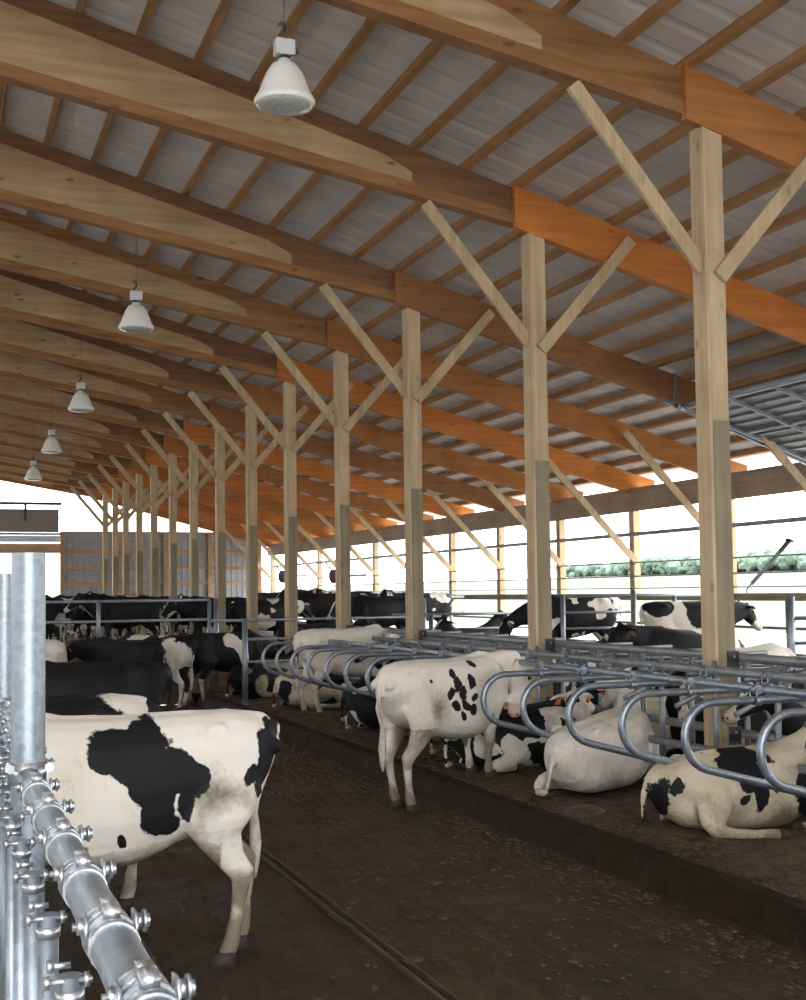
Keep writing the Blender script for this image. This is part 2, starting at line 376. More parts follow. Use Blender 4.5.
# ------------------------------------------------------------------ interior posts with knee braces
m_=None
for i,Y in enumerate(POSTY):
    nm=ORD[i]+(' from the camera' if i else ' and nearest')
    lab='tall timber post with two knee braces, %s of the middle row'%(ORD[i] if i else 'nearest')
    X=6.6; gz=(BED if Y<24 else alley_z(Y))-.05
    g=empty('timber_post',(X,Y,gz),lab,'post','middle row of timber posts')
    off=(X,Y,gz)
    a=.105
    top=roof_z(X)-.46 if i else roof_z(X)-.44
    ms=MB(); ms.box(X-a,X-a+.035,Y-a,Y+a,gz,top); ms.build('laminated_board',M['post'],g,off=off,bevel=.004)
    ms=MB(); ms.box(X-a+.037,X+a,Y-a+.004,Y+a,3.6,top); ms.build('upper_board',M['post'],g,off=off,bevel=.004)
    ms=MB(); ms.box(X-a+.037,X+a+.002,Y-a,Y+a,gz,3.6); tag(ms.build('treated_board',M['treated'],g,off=off,bevel=.004),'grey-green treated lower board')
    ms=MB(); ms.beam((6.52,Y-.03,4.98),(5.22,Y-.03,6.53),.045,.14,up=(1,0,1)); ms.build('knee_brace',M['brace'],g,off=off)
    ms=MB(); ms.beam((6.62,Y-.135,4.90),(7.85,Y-.145,6.30),.045,.14,up=(-1,0,1)); ms.build('knee_brace',M['brace'],g,off=off)
    for zz in ((1.46,.79) if Y<21 else ()):
        ms=MB(); ms.box(X+a-.09,X+a+.03,Y-a-.012,Y-a,zz-.09,zz+.07); ms.box(X+a+.003,X+a+.012,Y-a-.012,Y+a*.2,zz-.09,zz+.07)
        br=ms.build('rail_bracket',M['plate'],g,off=off)
        b2=MB(); b2.tube([(X+a-.03,Y-a-.03,zz+.02),(X+a-.03,Y-a-.01,zz+.02)],.012,8); b2.build('bolt',M['galv_bright'],br,off=off)

# ------------------------------------------------------------------ side wall (right)
WY=[3.0,6.5,9.9,13.4,16.9,20.43,23.94,27.4,30.9,34.3,37.7,41.2,44.6,48.0,51.6,55.4]
for i,Y in enumerate(WY):
    vis={5:'first seen right of the nearest middle post',6:'second from the right in view',7:'third from the right in view',8:'fourth from the right in view',9:'fifth from the right in view'}
    if i<5: lab='side wall post outside the right frame edge, %s from the near gable'%ORD[i]
    else: lab='side wall post with slanting brace, %s counted from the right'%ORD[i-5]
    g=empty('wall_post',(XW,Y,SIDE-.05),lab,'post','posts of the open side wall'); off=(XW,Y,SIDE-.05)
    ms=MB(); ms.box(XW-.08,XW+.08,Y-.1,Y+.1,SIDE-.05,roof_z(XW)-.45); ms.build('shaft',M['post'],g,off=off,bevel=.004)
    ms=MB(); ms.beam((XW-.03,Y-.13,2.66),(12.05,Y-.13,5.02),.045,.14,up=(1,0,1)); ms.build('slanting_brace',M['brace'],g,off=off)
    for zz in (3.27,2.66,2.35,2.05):
        ms=MB(); ms.tube([(XW-.085,Y,zz-.03),(XW-.085,Y,zz+.03)],.028,8); ms.build('wire_insulator',M['darksteel'],g,off=off)
m=MB(); m.box(XW-.10,XW-.05,YNEAR,YEND,3.78,4.22); struct(m.build('trim_5',M['fascia']))
m=MB(); m.box(XW-.06,XW+.12,YNEAR,YEND,4.2,4.3); struct(m.build('trim_6',M['fascia']))
m=MB(); m.box(XW-.04,XW+.06,YNEAR,YEND,.35,.9); struct(m.build('baseboard_right',M['treated']))
def rail(name,pts,r,mat,label,cat,group=None,n=10):
    mm=MB(); mm.tube(pts,r,n); o=mm.build(name,mat,smooth=True,off=pts[0]); return tag(o,label,cat,group)
rail('curtain_pipe',[(XW-.1,YNEAR,3.28),(XW-.1,YEND,3.28)],.045,M['rail'],'grey curtain roller pipe running along the open side wall below the eave','pipe')
for z,l in ((2.66,'upper'),(2.36,'lower')):
    rail('wall_cable',[(XW-.1,YNEAR,z),(XW-.1,YEND,z)],.017,M['rail'],'thin %s cable stretched along the open side wall above the plank'%l,'cable')
rail('wall_cable',[(XW-.1,YNEAR,2.1),(XW-.1,YEND,2.1)],.012,M['rail'],'lowest thin cable just above the side wall plank','cable')
m=MB(); m.box(XW-.12,XW-.075,YNEAR,YEND,1.84,1.98); tag(m.build('wall_plank',M['plank'],off=(XW-.1,YNEAR,1.84)),'weathered horizontal plank along the open side wall','plank')
rail('wall_rail',[(XW-.1,YNEAR,1.35),(XW-.1,YEND,1.35)],.03,M['rail'],'grey pipe rail along the side wall below the plank','rail')

# wall gables ---------------------------------------------------------------
def ribbed(x0,x1,z0,z1,y,mat,name,step=.25):
    mm=MB(); xs=[]; x=x0
    while x<x1-1e-3:
        xs+=[(x,0),(x+step*.6,0),(x+step*.7,-.03),(x+step*.9,-.03)]; x+=step
    xs.append((x1,0)); vs=[];fs=[]
    for xx,d in xs: vs+=[(xx,y+d,z0),(xx,y+d,z1)]
    for i in range(len(xs)-1): fs.append((2*i,2*i+1,2*i+3,2*i+2))
    mm.add(vs,fs); o=mm.build(name,mat); s_=o.modifiers.new('solid','SOLIDIFY'); s_.thickness=.01; return o
struct(ribbed(5.2,13.9,.4,4.83,YEND,M['sheet'],'wall_back'))
struct(ribbed(-19.6,-4.6,.2,4.83,YEND,M['sheet'],'wall_back'))
for z in (1.7,2.6,3.25,4.0):
    m=MB(); m.box(5.2,13.9,YEND-.11,YEND-.04,z-.06,z+.06); struct(m.build('trim_%d'%(7+int(z*10)),M['girt']))
m=MB(); m.box(5.1,13.95,YEND-.12,YEND+.02,4.78,4.88); struct(m.build('trim_8',M['girt']))
for x in (5.14,7.6,9.6,11.6,13.9):
    m=MB(); m.box(x-.08,x+.08,YEND-.16,YEND-.02,.5,4.85 if x<13 else 4.4); m.build
    tag(m.build('wall_post',M['girt'],off=(x,YEND,.5)),{5.14:'slim post at the edge of the white far doorway',7.6:'brown far wall post nearest the doorway',9.6:'brown post halfway along the far gable wall',11.6:'brown far wall post nearer the corner',13.9:'brown corner post at the right end of the far wall'}[x],'post')
m=MB(); m.box(-4.6,5.15,YEND-.1,YEND+.02,3.93,4.35); struct(m.build('trim_9',M['girt']))
o=ribbed(-YEND-4,-YNEAR,.2,2.6,0,M['sheet'],'wall_left',.3)
o.rotation_euler=(0,0,R(-90)); o.location=(XL,0,0); struct(o)
for (xa,xb) in ((-19.6,-4.4),(4.2,14.4)): struct(ribbed(xa,xb,-.05,4.9,YNEAR,M['sheet'],'wall_front'))
# gable door raised above the doorway
g=empty('overhead_door',(0,YEND-.2,4.7),'taupe curtain door raised above the bright far doorway','door'); off=(0,YEND-.2,4.7)
m=MB(); m.box(-4.6,5.0,YEND-.25,YEND-.2,4.82,5.82); m.build('door_panel',M['curtain'],g,off=off)
m=MB(); m.box(-4.7,5.12,YEND-.3,YEND-.16,6.0,6.12); m.build('top_pipe',M['darksteel'],g,off=off)
m=MB(); m.box(-4.7,5.08,YEND-.28,YEND-.18,4.40,4.68); m.build('bottom_strip',M['strip'],g,off=off)
m=MB(); m.box(-4.7,5.12,YEND-.28,YEND-.18,4.70,4.80); m.build('lower_pipe',M['darksteel'],g,off=off)
for x in (3.6,2.2,.6):
    m=MB(); m.box(x-.05,x+.05,YEND-.32,YEND-.26,5.3,6.05); m.build('strut',M['darksteel'],g,off=off)
rail('gable_cable',[(-4,YEND-.1,5.45),(9.5,YEND-.1,5.45)],.02,M['rail'],'thin cable crossing the open top of the far gable','cable')

# ------------------------------------------------------------------ barn lamps
LX=2.58
for i,Y in enumerate([9.45,17.3,24.3,30.7,36.6]):
    zb=[5.97,5.76,5.62,5.52,5.38][i]
    hang=7.05
    g=empty('barn_lamp',(LX,Y,zb),'white bell-shaped barn lamp under a rafter, %s'%['largest and nearest to the camera','second in the row','middle one of the five','fourth in the row away from camera','smallest and farthest above the doorway'][i],'lamp','hanging barn lamps')
    off=(LX,Y,zb); c=(LX,Y,zb)
    m=MB(); m.lathe([(.235,-.0),(.245,.03),(.235,.05),(.21,.09),(.185,.16),(.15,.25),(.105,.32),(.06,.34),(.05,.37),(.045,.37),(.06,.33),(.09,.305),(.125,.25),(.16,.16),(.195,.08),(.225,.03)],c,36)
    m.build('lamp_shade',M['lamp_white'],g,True,off)
    m=MB(); m.lathe([(.0,-.035),(.1,-.032),(.2,-.015),(.236,.004),(.236,.02),(0,.02)],c,36); m.build('lens',M['lens'],g,True,off)
    m=MB(); m.lathe([(.0,.35),(.045,.35),(.045,.39),(.035,.41),(0,.41)],c,16); m.build('socket',M['darksteel'],g,True,off)
    m=MB(); m.box(LX-.08,LX+.08,Y-.055,Y+.055,zb+.40,zb+.53); m.build('ballast_box',M['lamp_box'],g,off=off,bevel=.012)
    m=MB(); m.tube([(LX-.04,Y,zb+.52),(LX-.03,Y,zb+.57),(LX,Y,zb+.59),(LX+.0,Y,zb+.65),(LX-.02,Y,zb+.67),(LX-.04,Y,zb+.65)],.014,8); m.tube([(LX,Y,zb+.62),(LX,Y,hang)],.004,6); m.build('hook',M['darksteel'],g,True,off)
    m=MB(); m.tube([(LX+.07,Y-.03,zb+.5),(LX+.1,Y-.04,zb+.42),(LX+.02,Y-.04,zb+.38)],.008,6); m.build('cord',M['darksteel'],g,True,off)

# ------------------------------------------------------------------ raised sloping door on the right
g=empty('raised_panel_door',(11.1,16.85,4.9),'grey ribbed steel door stored under the sloping roof at upper right','door'); off=(11.1,16.85,4.9)
def pz(x): return 4.93-.33*(x-11.1)
m=MB(); ys=[]; y=12.2
n=26; x0,x1=11.1,14.6
for j in range(16):
    xa=x0+(x1-x0)*j/16; xb=x0+(x1-x0)*(j+1)/16
    m.prism_xz([(xa,pz(xa)+.05),(xa+.15,pz(xa+.15)+.05),(xa+.17,pz(xa+.17)+.02),(xb,pz(xb)+.02),(xb,pz(xb)+.075),(xa,pz(xa)+.075)],12.4,16.85)
m.build('door_skin',M['doorsheet'],g,off=off)
m=MB()
for y in (12.4,13.5,14.6,15.7,16.8):
    m.beam((x0,y,pz(x0)),(x1,y,pz(x1)),.05,.05)
for x in (11.1,12.2,13.3,14.4): m.beam((x,12.4,pz(x)),(x,16.85,pz(x)),.04,.04)
m.build('door_frame',M['rail'],g,off=off)
m=MB(); m.beam((10.8,16.95,pz(10.8)+.03),(14.6,16.95,pz(14.6)-.02),.05,.06); m.build('guide_track',M['galv'],g,off=off)
m=MB(); m.beam((11.0,16.95,4.95),(11.0,16.95,5.5),.05,.05); m.tube([(11.0,16.85,4.95),(11.12,16.85,4.95)],.05,10); m.build('hanger',M['galv'],g,off=off)

# hanging strap by the wall
g=empty('gate_spring',(12.6,17.55,2.0),'dark hanging strap with hook slanting beside the nearest post','strap'); off=(12.6,17.55,2.0)
m=MB(); m.beam((12.6,17.3,2.15),(12.6,16.5,2.68),.02,.06); m.build('strap',M['rail'],g,off=off)
m=MB(); m.beam((12.6,16.52,2.67),(12.6,16.28,2.83),.06,.05); m.beam((12.6,16.36,2.84),(12.6,16.22,2.80),.06,.04); m.build('upper_hook',M['darksteel'],g,off=off)
m=MB(); m.tube([(12.6,17.3,2.15),(12.6,17.4,2.09),(12.6,17.45,2.02),(12.6,17.38,1.98),(12.6,17.6,1.9),(12.6,17.9,1.75)],.013,6); m.build('wire_end',M['rail'],g,True,off)

# ------------------------------------------------------------------ stall loops
def loop_pts(x0,xe,zt,zb,sgn=1,slope=.27):
    # U tube: top straight, round nose at x0, lower run falling towards xe
    r=(zt-zb)/2; pts=[(xe,zt)]
    xt=x0+sgn*r
    pts.append((xt,zt))
    for k in range(1,13):
        a=PI/2+k*(PI-.27)/12
        pts.append((xt+sgn*r*math.cos(a),(zt+zb)/2+r*math.sin(a)))
    lx,lz=pts[-1]
    pts.append((xe,lz-slope*abs(xe-lx)))
    return pts
FL=[6.817-.8733*4+ .8733*k for k in range(0,20)]
def stall(Y,x0,xe,sgn,label,group,k):
    g=empty('stall_divider',(x0+sgn*.5,Y,BED),label,'stall divider',group); off=(x0+sgn*.5,Y,BED)
    p=loop_pts(x0,xe,1.275,.79,sgn)
    m=MB(); m.tube([(x,Y,z) for x,z in p],.030,12); m.build('loop_pipe',M['galv'],g,True,off)
    # clamps to neck rail and to the mounting rails
    for (cx,cz) in ((x0+sgn*.62,1.30),(x0+sgn*1.37,1.32)):
        m=MB(); m.tube([(cx-sgn*.03,Y-.04,cz+.06),(cx-sgn*.03,Y-.04,cz-.05)],.007,8); m.tube([(cx-sgn*.03,Y+.04,cz+.06),(cx-sgn*.03,Y+.04,cz-.05)],.007,8)
        m.box(min(cx-.045,cx+.045),max(cx-.045,cx+.045),Y-.07,Y+.07,cz+.115,cz+.125) if False else None
        m.tube([(cx-.03,Y,cz-.03),(cx+.03,Y,cz-.03)],.036,12); m.tube([(cx,Y-.025,cz+.05),(cx,Y+.025,cz+.05)],.037,12)
        m.build('clamp',M['galv'],g,True,off)
    # rear upright joining the top and lower runs
    zl=p[-1][1]
    m=MB(); m.tube([(xe-sgn*.04,Y,1.45),(xe-sgn*.04,Y,zl-.08)],.026,10); m.build('rear_upright',M['rail'],g,True,off)
    return g
ordn=lambda i: ORD[i] if i<len(ORD) else 'last'
for k,Y in enumerate(FL):
    if k<3: lab='front stall divider loop outside the right frame edge, %s from the gable'%ORD[k]
    else: lab='galvanised U-loop stall divider on the alley side, %s from the right'%ordn(k-3)
    stall(Y,5.0,6.5,1,lab,'front row stall dividers',k)
for k in range(0,20):
    Y=4.2+.8733*k
    stall(Y,8.55,6.75,-1,'stall divider loop of the back row behind the posts, facing the far alley','back row stall dividers',k)
def lrail(x,z,y0,y1,r,lab,mat='rail',name='stall_rail'):
    rail(name,[(x,y0,z),(x,y1,z)],r,M[mat],lab,'rail',None,12)
lrail(5.68,1.35,3,20.1,.032,'front neck rail lying across the tops of the alley side stall loops','galv','neck_rail')
lrail(7.93,1.35,3,20.9,.032,'back neck rail lying across the loops behind the post row','rail','neck_rail')
lrail(6.42,1.37,3,20.4,.038,'upper mounting rail on the alley side of the post row','rail')
lrail(6.78,1.47,3,20.9,.038,'upper mounting rail on the far side of the posts at bracket height','rail')
lrail(6.78,.79,3,20.9,.042,'lower mounting rail at the lower post brackets','rail')
lrail(6.42,.66,3,20.4,.038,'lowest mounting rail on the alley side of the posts','rail')
lrail(7.3,1.40,3,20.9,.03,'pipe rail between the post row and back neck rail','rail')
# slanting link pipes joining the two rows of loops
for k in range(3,20):
    Y=3.4+.8733*k
    m=MB(); m.tube([(6.1,Y,1.06),(6.45,Y+.02,1.2),(6.9,Y+.05,1.42),(7.9,Y+.25,1.43)],.024,8)
    tag(m.build('link_pipe',M['rail'],smooth=True,off=(6.1,Y,1.06)),'bent grey pipe linking front and back stall rows across the post line','pipe','link pipes between stall rows')

# ------------------------------------------------------------------ fences and gates
def pipe_fence(name,label,cat,posts,rails,z_top,pr=.05,rr=.028,group=None,mat='galv'):
    x,y,zb=posts[0][:3]
    g=empty(name,(x,y,zb),label,cat,group); off=(x,y,zb)
    for (px,py,z0,z1) in posts:
        m=MB(); m.tube([(px,py,z0),(px,py,z1)],pr,12); m.build('post',M[mat],g,True,off)
    for pts in rails:
        m=MB(); m.tube(pts,rr,10); m.build('rail',M[mat],g,True,off)
    return g
Yg=25.5; az=alley_z(Yg)
pipe_fence('pipe_gate','long two-rail galvanised gate crossing the alley behind the standing cows','gate',[(3.05,Yg,1.0,1.98),(5.28,Yg,az,1.98),(.5,Yg,az,1.98)],[[(.5,Yg,1.97),(5.28,Yg,1.97)],[(.5,Yg,1.57),(5.28,Yg,1.57)]],2,.04,.032)
pipe_fence('gate_post','short galvanised hinge post right beside the long gate end','post',[(5.42,Yg,az,2.0)],[],2,.055)
Ye=21.3
pipe_fence('pipe_fence','three-rail galvanised fence closing the end of the stall rows','fence',[(5.03,Ye,BED-.05,1.66),(8.5,Ye,BED,1.66)],
  [[(4.45,Ye,1.63),(8.7,Ye,1.63)],[(5.0,Ye,1.30),(8.7,Ye,1.30)],[(5.0,Ye,.91),(8.7,Ye,.91)]],1.7,.05,.026)
m=MB()
pipe_fence('pipe_fence','short galvanised double post fence behind the white cow with back turned','fence',[(9.15,24.2,SIDE,2.0),(9.5,24.2,SIDE,1.95)],[[(8.8,24.2,1.62),(11.9,24.0,1.6)],[(8.8,24.2,1.3),(11.9,24.0,1.3)]],1.9,.05,.026)
pipe_fence('pipe_gate','galvanised gate in front of the mottled cow at the side wall','gate',[(11.0,20.9,SIDE,2.0),(12.35,20.6,SIDE,2.05),(13.1,20.4,SIDE,1.95)],
  [[(11.0,20.9,1.96),(14.2,20.2,1.96)],[(11.0,20.9,1.66),(12.35,20.6,1.66)],[(11.0,20.9,1.36),(12.35,20.6,1.36)]],1.9,.045,.026)
pipe_fence('pipe_fence','galvanised post and rails beyond the nearest timber post','fence',[(12.0,15.55,SIDE,1.95)],[[(12.0,15.55,1.62),(14.2,13.5,1.66)],[(12.0,15.55,1.25),(14.2,13.5,1.3)]],1.9,.07,.03)
# far fences across the barn
pipe_fence('pipe_fence','long dark feed barrier in front of the far black cows','fence',[(9,33,SIDE,1.7),(13.8,33,SIDE,1.9)],[[(8.4,33,1.92),(14.2,33,1.92)],[(8.4,33,1.5),(14.2,33,1.5)]],1.9,.05,.03)
# winches
for (x,y,z,l) in ((13.0,48.4,2.74,'small rust-brown rounded unit mounted left of the post, farther one'),(13.2,42.2,2.66,'small rust-brown rounded unit beside the timber post, nearer one')):
    g=empty('curtain_winch',(x,y,z),l,'winch'); off=(x,y,z)
    m=MB(); m.lathe([(0,-.26),(.12,-.25),(.19,-.1),(.2,0),(.2,.12),(.12,.22),(0,.25)],(x,y,z),18); m.build('housing',M['winch'],g,True,off)
    m=MB(); m.tube([(x-.1,y,z+.2),(x-.3,y,z+.45),(x-.28,y,z+.52)],.03,8); m.tube([(x,y,z),(x+1.2,y,z+.05)],.03,8); m.build('crank_arm',M['darksteel'],g,True,off)

# ------------------------------------------------------------------ headlock fence at the left
FX=.235
def post_pipe(x,y,top,label):
    g=empty('fence_post',(x,y,.3),label,'post'); off=(x,y,.3)
    m=MB(); m.tube([(x,y,.3),(x,y,top)],.0445,28,cap=False); m.tube([(x,y,.3),(x,y,top-.002)],.0405,28,cap=False)
    o=m.build('pipe',M['galv'],g,True,off)
    m=MB()
    m.tube([(x,y,1.60),(x,y,1.66)],.048,28); m.build('collar',M['galv_bright'],g,True,off)
    for s in (-1,1):
        m=MB(); m.tube([(x+s*.05,y-.06,1.65),(x+s*.05,y+.02,1.65)],.007,8); m.tube([(x+s*.05,y-.07,1.65),(x+s*.05,y-.06,1.65)],.013,6)
        m.build('bolt',M['galv_bright'],g,True,off)
post_pipe(FX,3.5,2.215,'thick upright galvanised pipe post at the left, nearest the camera')
post_pipe(.285,5.75,2.2,'thinner looking galvanised post cut by the left frame edge')
g=empty('headlock_panel',(FX,1.4,.3),'galvanised feed fence with bolted clamps along its top pipe, in the left foreground','fence'); off=(FX,1.4,.3)
RZ=1.615
st=[.80,1.15]+[1.50,1.83,2.19,2.53,2.87,3.21]+[3.62,3.94,4.26,4.58,4.9,5.22,5.5,5.8,6.12,6.45,6.8,7.9,8.3]
m=MB(); m.tube([(FX,-.2,RZ),(FX,3.46,RZ)],.033,24); m.tube([(FX+.02,3.54,RZ),(.285,5.7,RZ)],.033,20); m.tube([(.29,5.8,RZ),(.30,9.2,RZ)],.033,12); m.build('top_pipe',M['galv'],g,True,off)
def nut(m,a,b,r): m.tube([a,b],r,6)
for j,Y in enumerate(st):
    X=FX if Y<3.5 else FX+.02+(Y-3.5)*.018
    # saddle clamp: two bands, an upright ear, cross bolt
    m=MB(); m.tube([(X,Y-.055,RZ),(X,Y-.030,RZ)],.036,24); m.tube([(X,Y+.030,RZ),(X,Y+.050,RZ)],.036,24)
    m.tube([(X,Y-.012,RZ),(X,Y+.012,RZ)],.0375,20)
    m.box(X-.011,X+.011,Y-.03,Y+.03,RZ+.03,RZ+.050)
    m.box(X-.037,X-.032,Y-.02,Y+.02,RZ-.01,RZ+.035); m.box(X+.032,X+.037,Y-.02,Y+.02,RZ-.01,RZ+.035)
    c=m.build('clamp',M['galv_bright'],g,True,off)
    m=MB(); m.tube([(X-.052,Y,RZ+.02),(X+.052,Y,RZ+.02)],.0055,10); nut(m,(X+.036,Y,RZ+.02),(X+.045,Y,RZ+.02),.012); nut(m,(X-.046,Y,RZ+.02),(X-.036,Y,RZ+.02),.012)
    m.tube([(X+.046,Y,RZ+.02),(X+.051,Y,RZ+.02)],.016,14); m.tube([(X+.051,Y,RZ+.02),(X+.056,Y,RZ+.02)],.010,10)
    m.build('bolt',M['galv_bright'],c,True,off)
    bx=X-.055
    m=MB(); m.tube([(bx-.035,Y-.01,RZ-.05),(bx+.03,Y-.01,RZ-.05)],.005,8); nut(m,(bx-.036,Y-.01,RZ-.05),(bx-.028,Y-.01,RZ-.05),.010); nut(m,(bx+.018,Y-.01,RZ-.05),(bx+.026,Y-.01,RZ-.05),.011)
    m.tube([(bx-.03,Y-.01,RZ-.028),(bx+.0,Y-.01,RZ-.028)],.005,8); nut(m,(bx-.032,Y-.01,RZ-.028),(bx-.024,Y-.01,RZ-.028),.009)
    m.tube([(bx,Y,RZ-.082),(bx,Y,RZ-.064)],.0205,14)
    m.build('hinge',M['galv_bright'],g,True,off)
    m=MB(); m.tube([(bx,Y,RZ-.045),(bx,Y,.5)],.0175,16); m.build('headlock_bar',M['galv'],g,True,off)
m=MB(); m.tube([(FX-.075,-.2,.5),(FX-.06,9.2,.5)],.03,12); m.build('bottom_pipe',M['galv'],g,True,off)
m=MB(); m.tube([(FX-.14,3.25,1.58),(FX-.14,3.25,1.25),(FX-.14,3.25,.5)],.03,14); m.tube([(FX-.18,3.25,1.26),(FX-.10,3.25,1.26)],.012,8); m.build('hinge_pipe',M['galv'],g,True,off)

# ------------------------------------------------------------------ cows
Z=Vector((0,0,1)); Yv=Vector((0,1,0)); Xv=Vector((1,0,0))
def limb(m,pts,hint=Yv,n=14,e=1.0):
    P=[Vector(p[:3]) for p in pts]; rs=[]
    for i,p in enumerate(pts):
        t=(P[min(i+1,len(P)-1)]-P[max(i-1,0)]).normalized()
        h=p[5] if len(p)>5 else hint
        sd=(h-t*h.dot(t)).normalized(); up=t.cross(sd)
        rs.append((P[i],sd,up,p[3],p[4]))
    m.rings(rs,n,e)
def trunk(m,rings):
    rs=[]
    for x,zc,w,h in rings: rs.append((Vector((x,0,zc)),Yv,Z,w,h))
    m.rings(rs,20,.86)
def head(m,P,d,info,roll=0,ear=1.0):
    P=Vector(P); d=Vector(d).normalized(); sd=Z.cross(d).normalized(); up=d.cross(sd)
    prof=[(-.07,.06,.06,-.01),(0,.095,.10,-.01),(.09,.115,.128,-.02),(.18,.10,.12,-.03),(.3,.072,.09,-.04),(.4,.064,.068,-.045),(.47,.073,.065,-.045),(.515,.06,.052,-.045),(.535,.035,.03,-.045)]
    m.rings([(P+d*t+up*o,sd,up,a,b) for t,a,b,o in prof],16,.9)
    m.rings([(P+d*.02+up*.06,sd,d,.05,.04),(P-d*.02+up*.12,sd,d,.035,.03)],10)   # poll crest
    for s in (-1,1):
        o=sd*s; base=P+o*.07+up*.03
        path=[(base,.030,.028),(base+o*.06-d*.01-up*.005,.050,.024),(base+o*.13-d*.015-up*.02,.062,.020),(base+o*.19-d*.01-up*.045,.042,.019),(base+o*.225-up*.06,.016,.014)]
        t=o; sd2=(up*.8+d*.6).normalized(); sd2=(sd2-t*sd2.dot(t)).normalized(); u2=t.cross(sd2)
        m.rings([(c,sd2,u2,a,b) for c,a,b in path],10)
    info['P']=P; info['d']=d; info['sd']=sd; info['up']=up
def neck(m,pts): limb(m,pts,Yv,16,.95)
STAND=[(-.84,1.17,.07,.08),(-.80,1.14,.13,.15),(-.72,1.10,.205,.225),(-.58,1.065,.255,.30),(-.38,1.02,.255,.335),(-.15,.985,.30,.365),(.08,.965,.325,.385),(.28,.965,.315,.39),(.45,.99,.275,.375),(.60,1.03,.225,.33),(.74,1.06,.17,.26),(.84,1.07,.10,.16)]
LIE=[(-.88,.44,.07,.07),(-.83,.42,.14,.14),(-.74,.39,.23,.23),(-.58,.36,.31,.30),(-.38,.35,.35,.335),(-.1,.355,.385,.35),(.15,.36,.38,.365),(.38,.38,.33,.37),(.56,.42,.26,.33),(.7,.47,.19,.25),(.8,.5,.12,.16)]
def stand_legs(m,info,sp=(0,0,0,0)):
    feet=[]
    for i,(s,dx) in enumerate(((1,sp[0]),(-1,sp[1]))):   # front
        y=s*.17
        pts=[(.50,y*.8,1.06,.10,.19),(.49,s*.19,.86,.085,.145),(.47+dx*.15,s*.19,.70,.062,.09),(.48+dx*.4,s*.18,.55,.048,.062),(.49+dx*.6,s*.175,.43,.052,.060),(.49+dx*.7,s*.172,.36,.036,.040),(.49+dx*.85,s*.17,.24,.029,.033),(.495+dx,s*.17,.13,.042,.047),(.515+dx,s*.17,.07,.038,.046),(.535+dx,s*.17,.0,.045,.062)]
        lf=info.get('lift',0); pts=[(q[0],q[1],lf+q[2]*(1-lf/1.06),q[3],q[4]) for q in pts]
        limb(m,pts); feet.append((.535+dx,s*.17,lf))
    for i,(s,dx) in enumerate(((1,sp[2]),(-1,sp[3]))):
        pts=[(-.52,s*.12,1.12,.12,.20),(-.52,s*.165,.95,.11,.225),(-.47+dx*.1,s*.195,.80,.095,.21),(-.53+dx*.3,s*.175,.68,.065,.12),(-.60+dx*.5,s*.165,.57,.05,.078),(-.675+dx*.7,s*.16,.49,.046,.070),(-.67+dx*.75,s*.158,.42,.038,.050),(-.655+dx*.85,s*.155,.28,.031,.036),(-.635+dx*.95,s*.155,.14,.042,.046),(-.61+dx,s*.155,.07,.040,.048),(-.59+dx,s*.155,.0,.046,.064)]
        limb(m,pts); feet.append((-.59+dx,s*.155,0))
    info['feet']=feet
def lie_legs(m,info,ext=0,tuck=0):
    feet=[]
    for s in (1,-1):
        limb(m,[(.48,s*.17,.42,.10,.17),(.60,s*.22,.24,.085,.12),(.76,s*.24,.11,.06,.07),(.82,s*.25,.07,.05,.06),(.72,s*.27,.055,.045,.045),(.56,s*.28,.05,.036,.038),(.48,s*.28,.05,.04,.042),(.41,s*.28,.045,.045,.05)]); feet.append((.41,s*.28,-1))
    for s in (1,-1):
        if ext and s==ext:
            limb(m,[(-.50,s*.20,.42,.14,.20),(-.42,s*.30,.36,.12,.20),(-.46,s*.38,.25,.09,.16),(-.50,s*.43,.14,.07,.105),(-.47,s*.47,.085,.06,.075),(-.34,s*.50,.07,.045,.05),(-.14,s*.53,.06,.038,.042),(-.02,s*.54,.06,.045,.048),(.06,s*.54,.05,.045,.055)]); feet.append((.06,s*.54,1))
        elif tuck and s<0:
            limb(m,[(-.50,s*.16,.38,.15,.20),(-.32,s*.25,.30,.12,.19),(-.18,s*.26,.2,.10,.13),(-.1,s*.2,.12,.08,.08)])
        else:
            limb(m,[(-.50,s*.18,.40,.15,.20),(-.32,s*.29,.34,.12,.19),(-.18,s*.35,.22,.09,.13),(-.30,s*.38,.13,.075,.09),(-.50,s*.40,.10,.06,.07),(-.56,s*.41,.08,.055,.062),(-.42,s*.40,.065,.04,.045),(-.30,s*.36,.055,.036,.04),(-.22,s*.34,.05,.042,.046),(-.17,s*.33,.045,.043,.05)]); feet.append((-.17,s*.33,1))
    info['feet']=feet
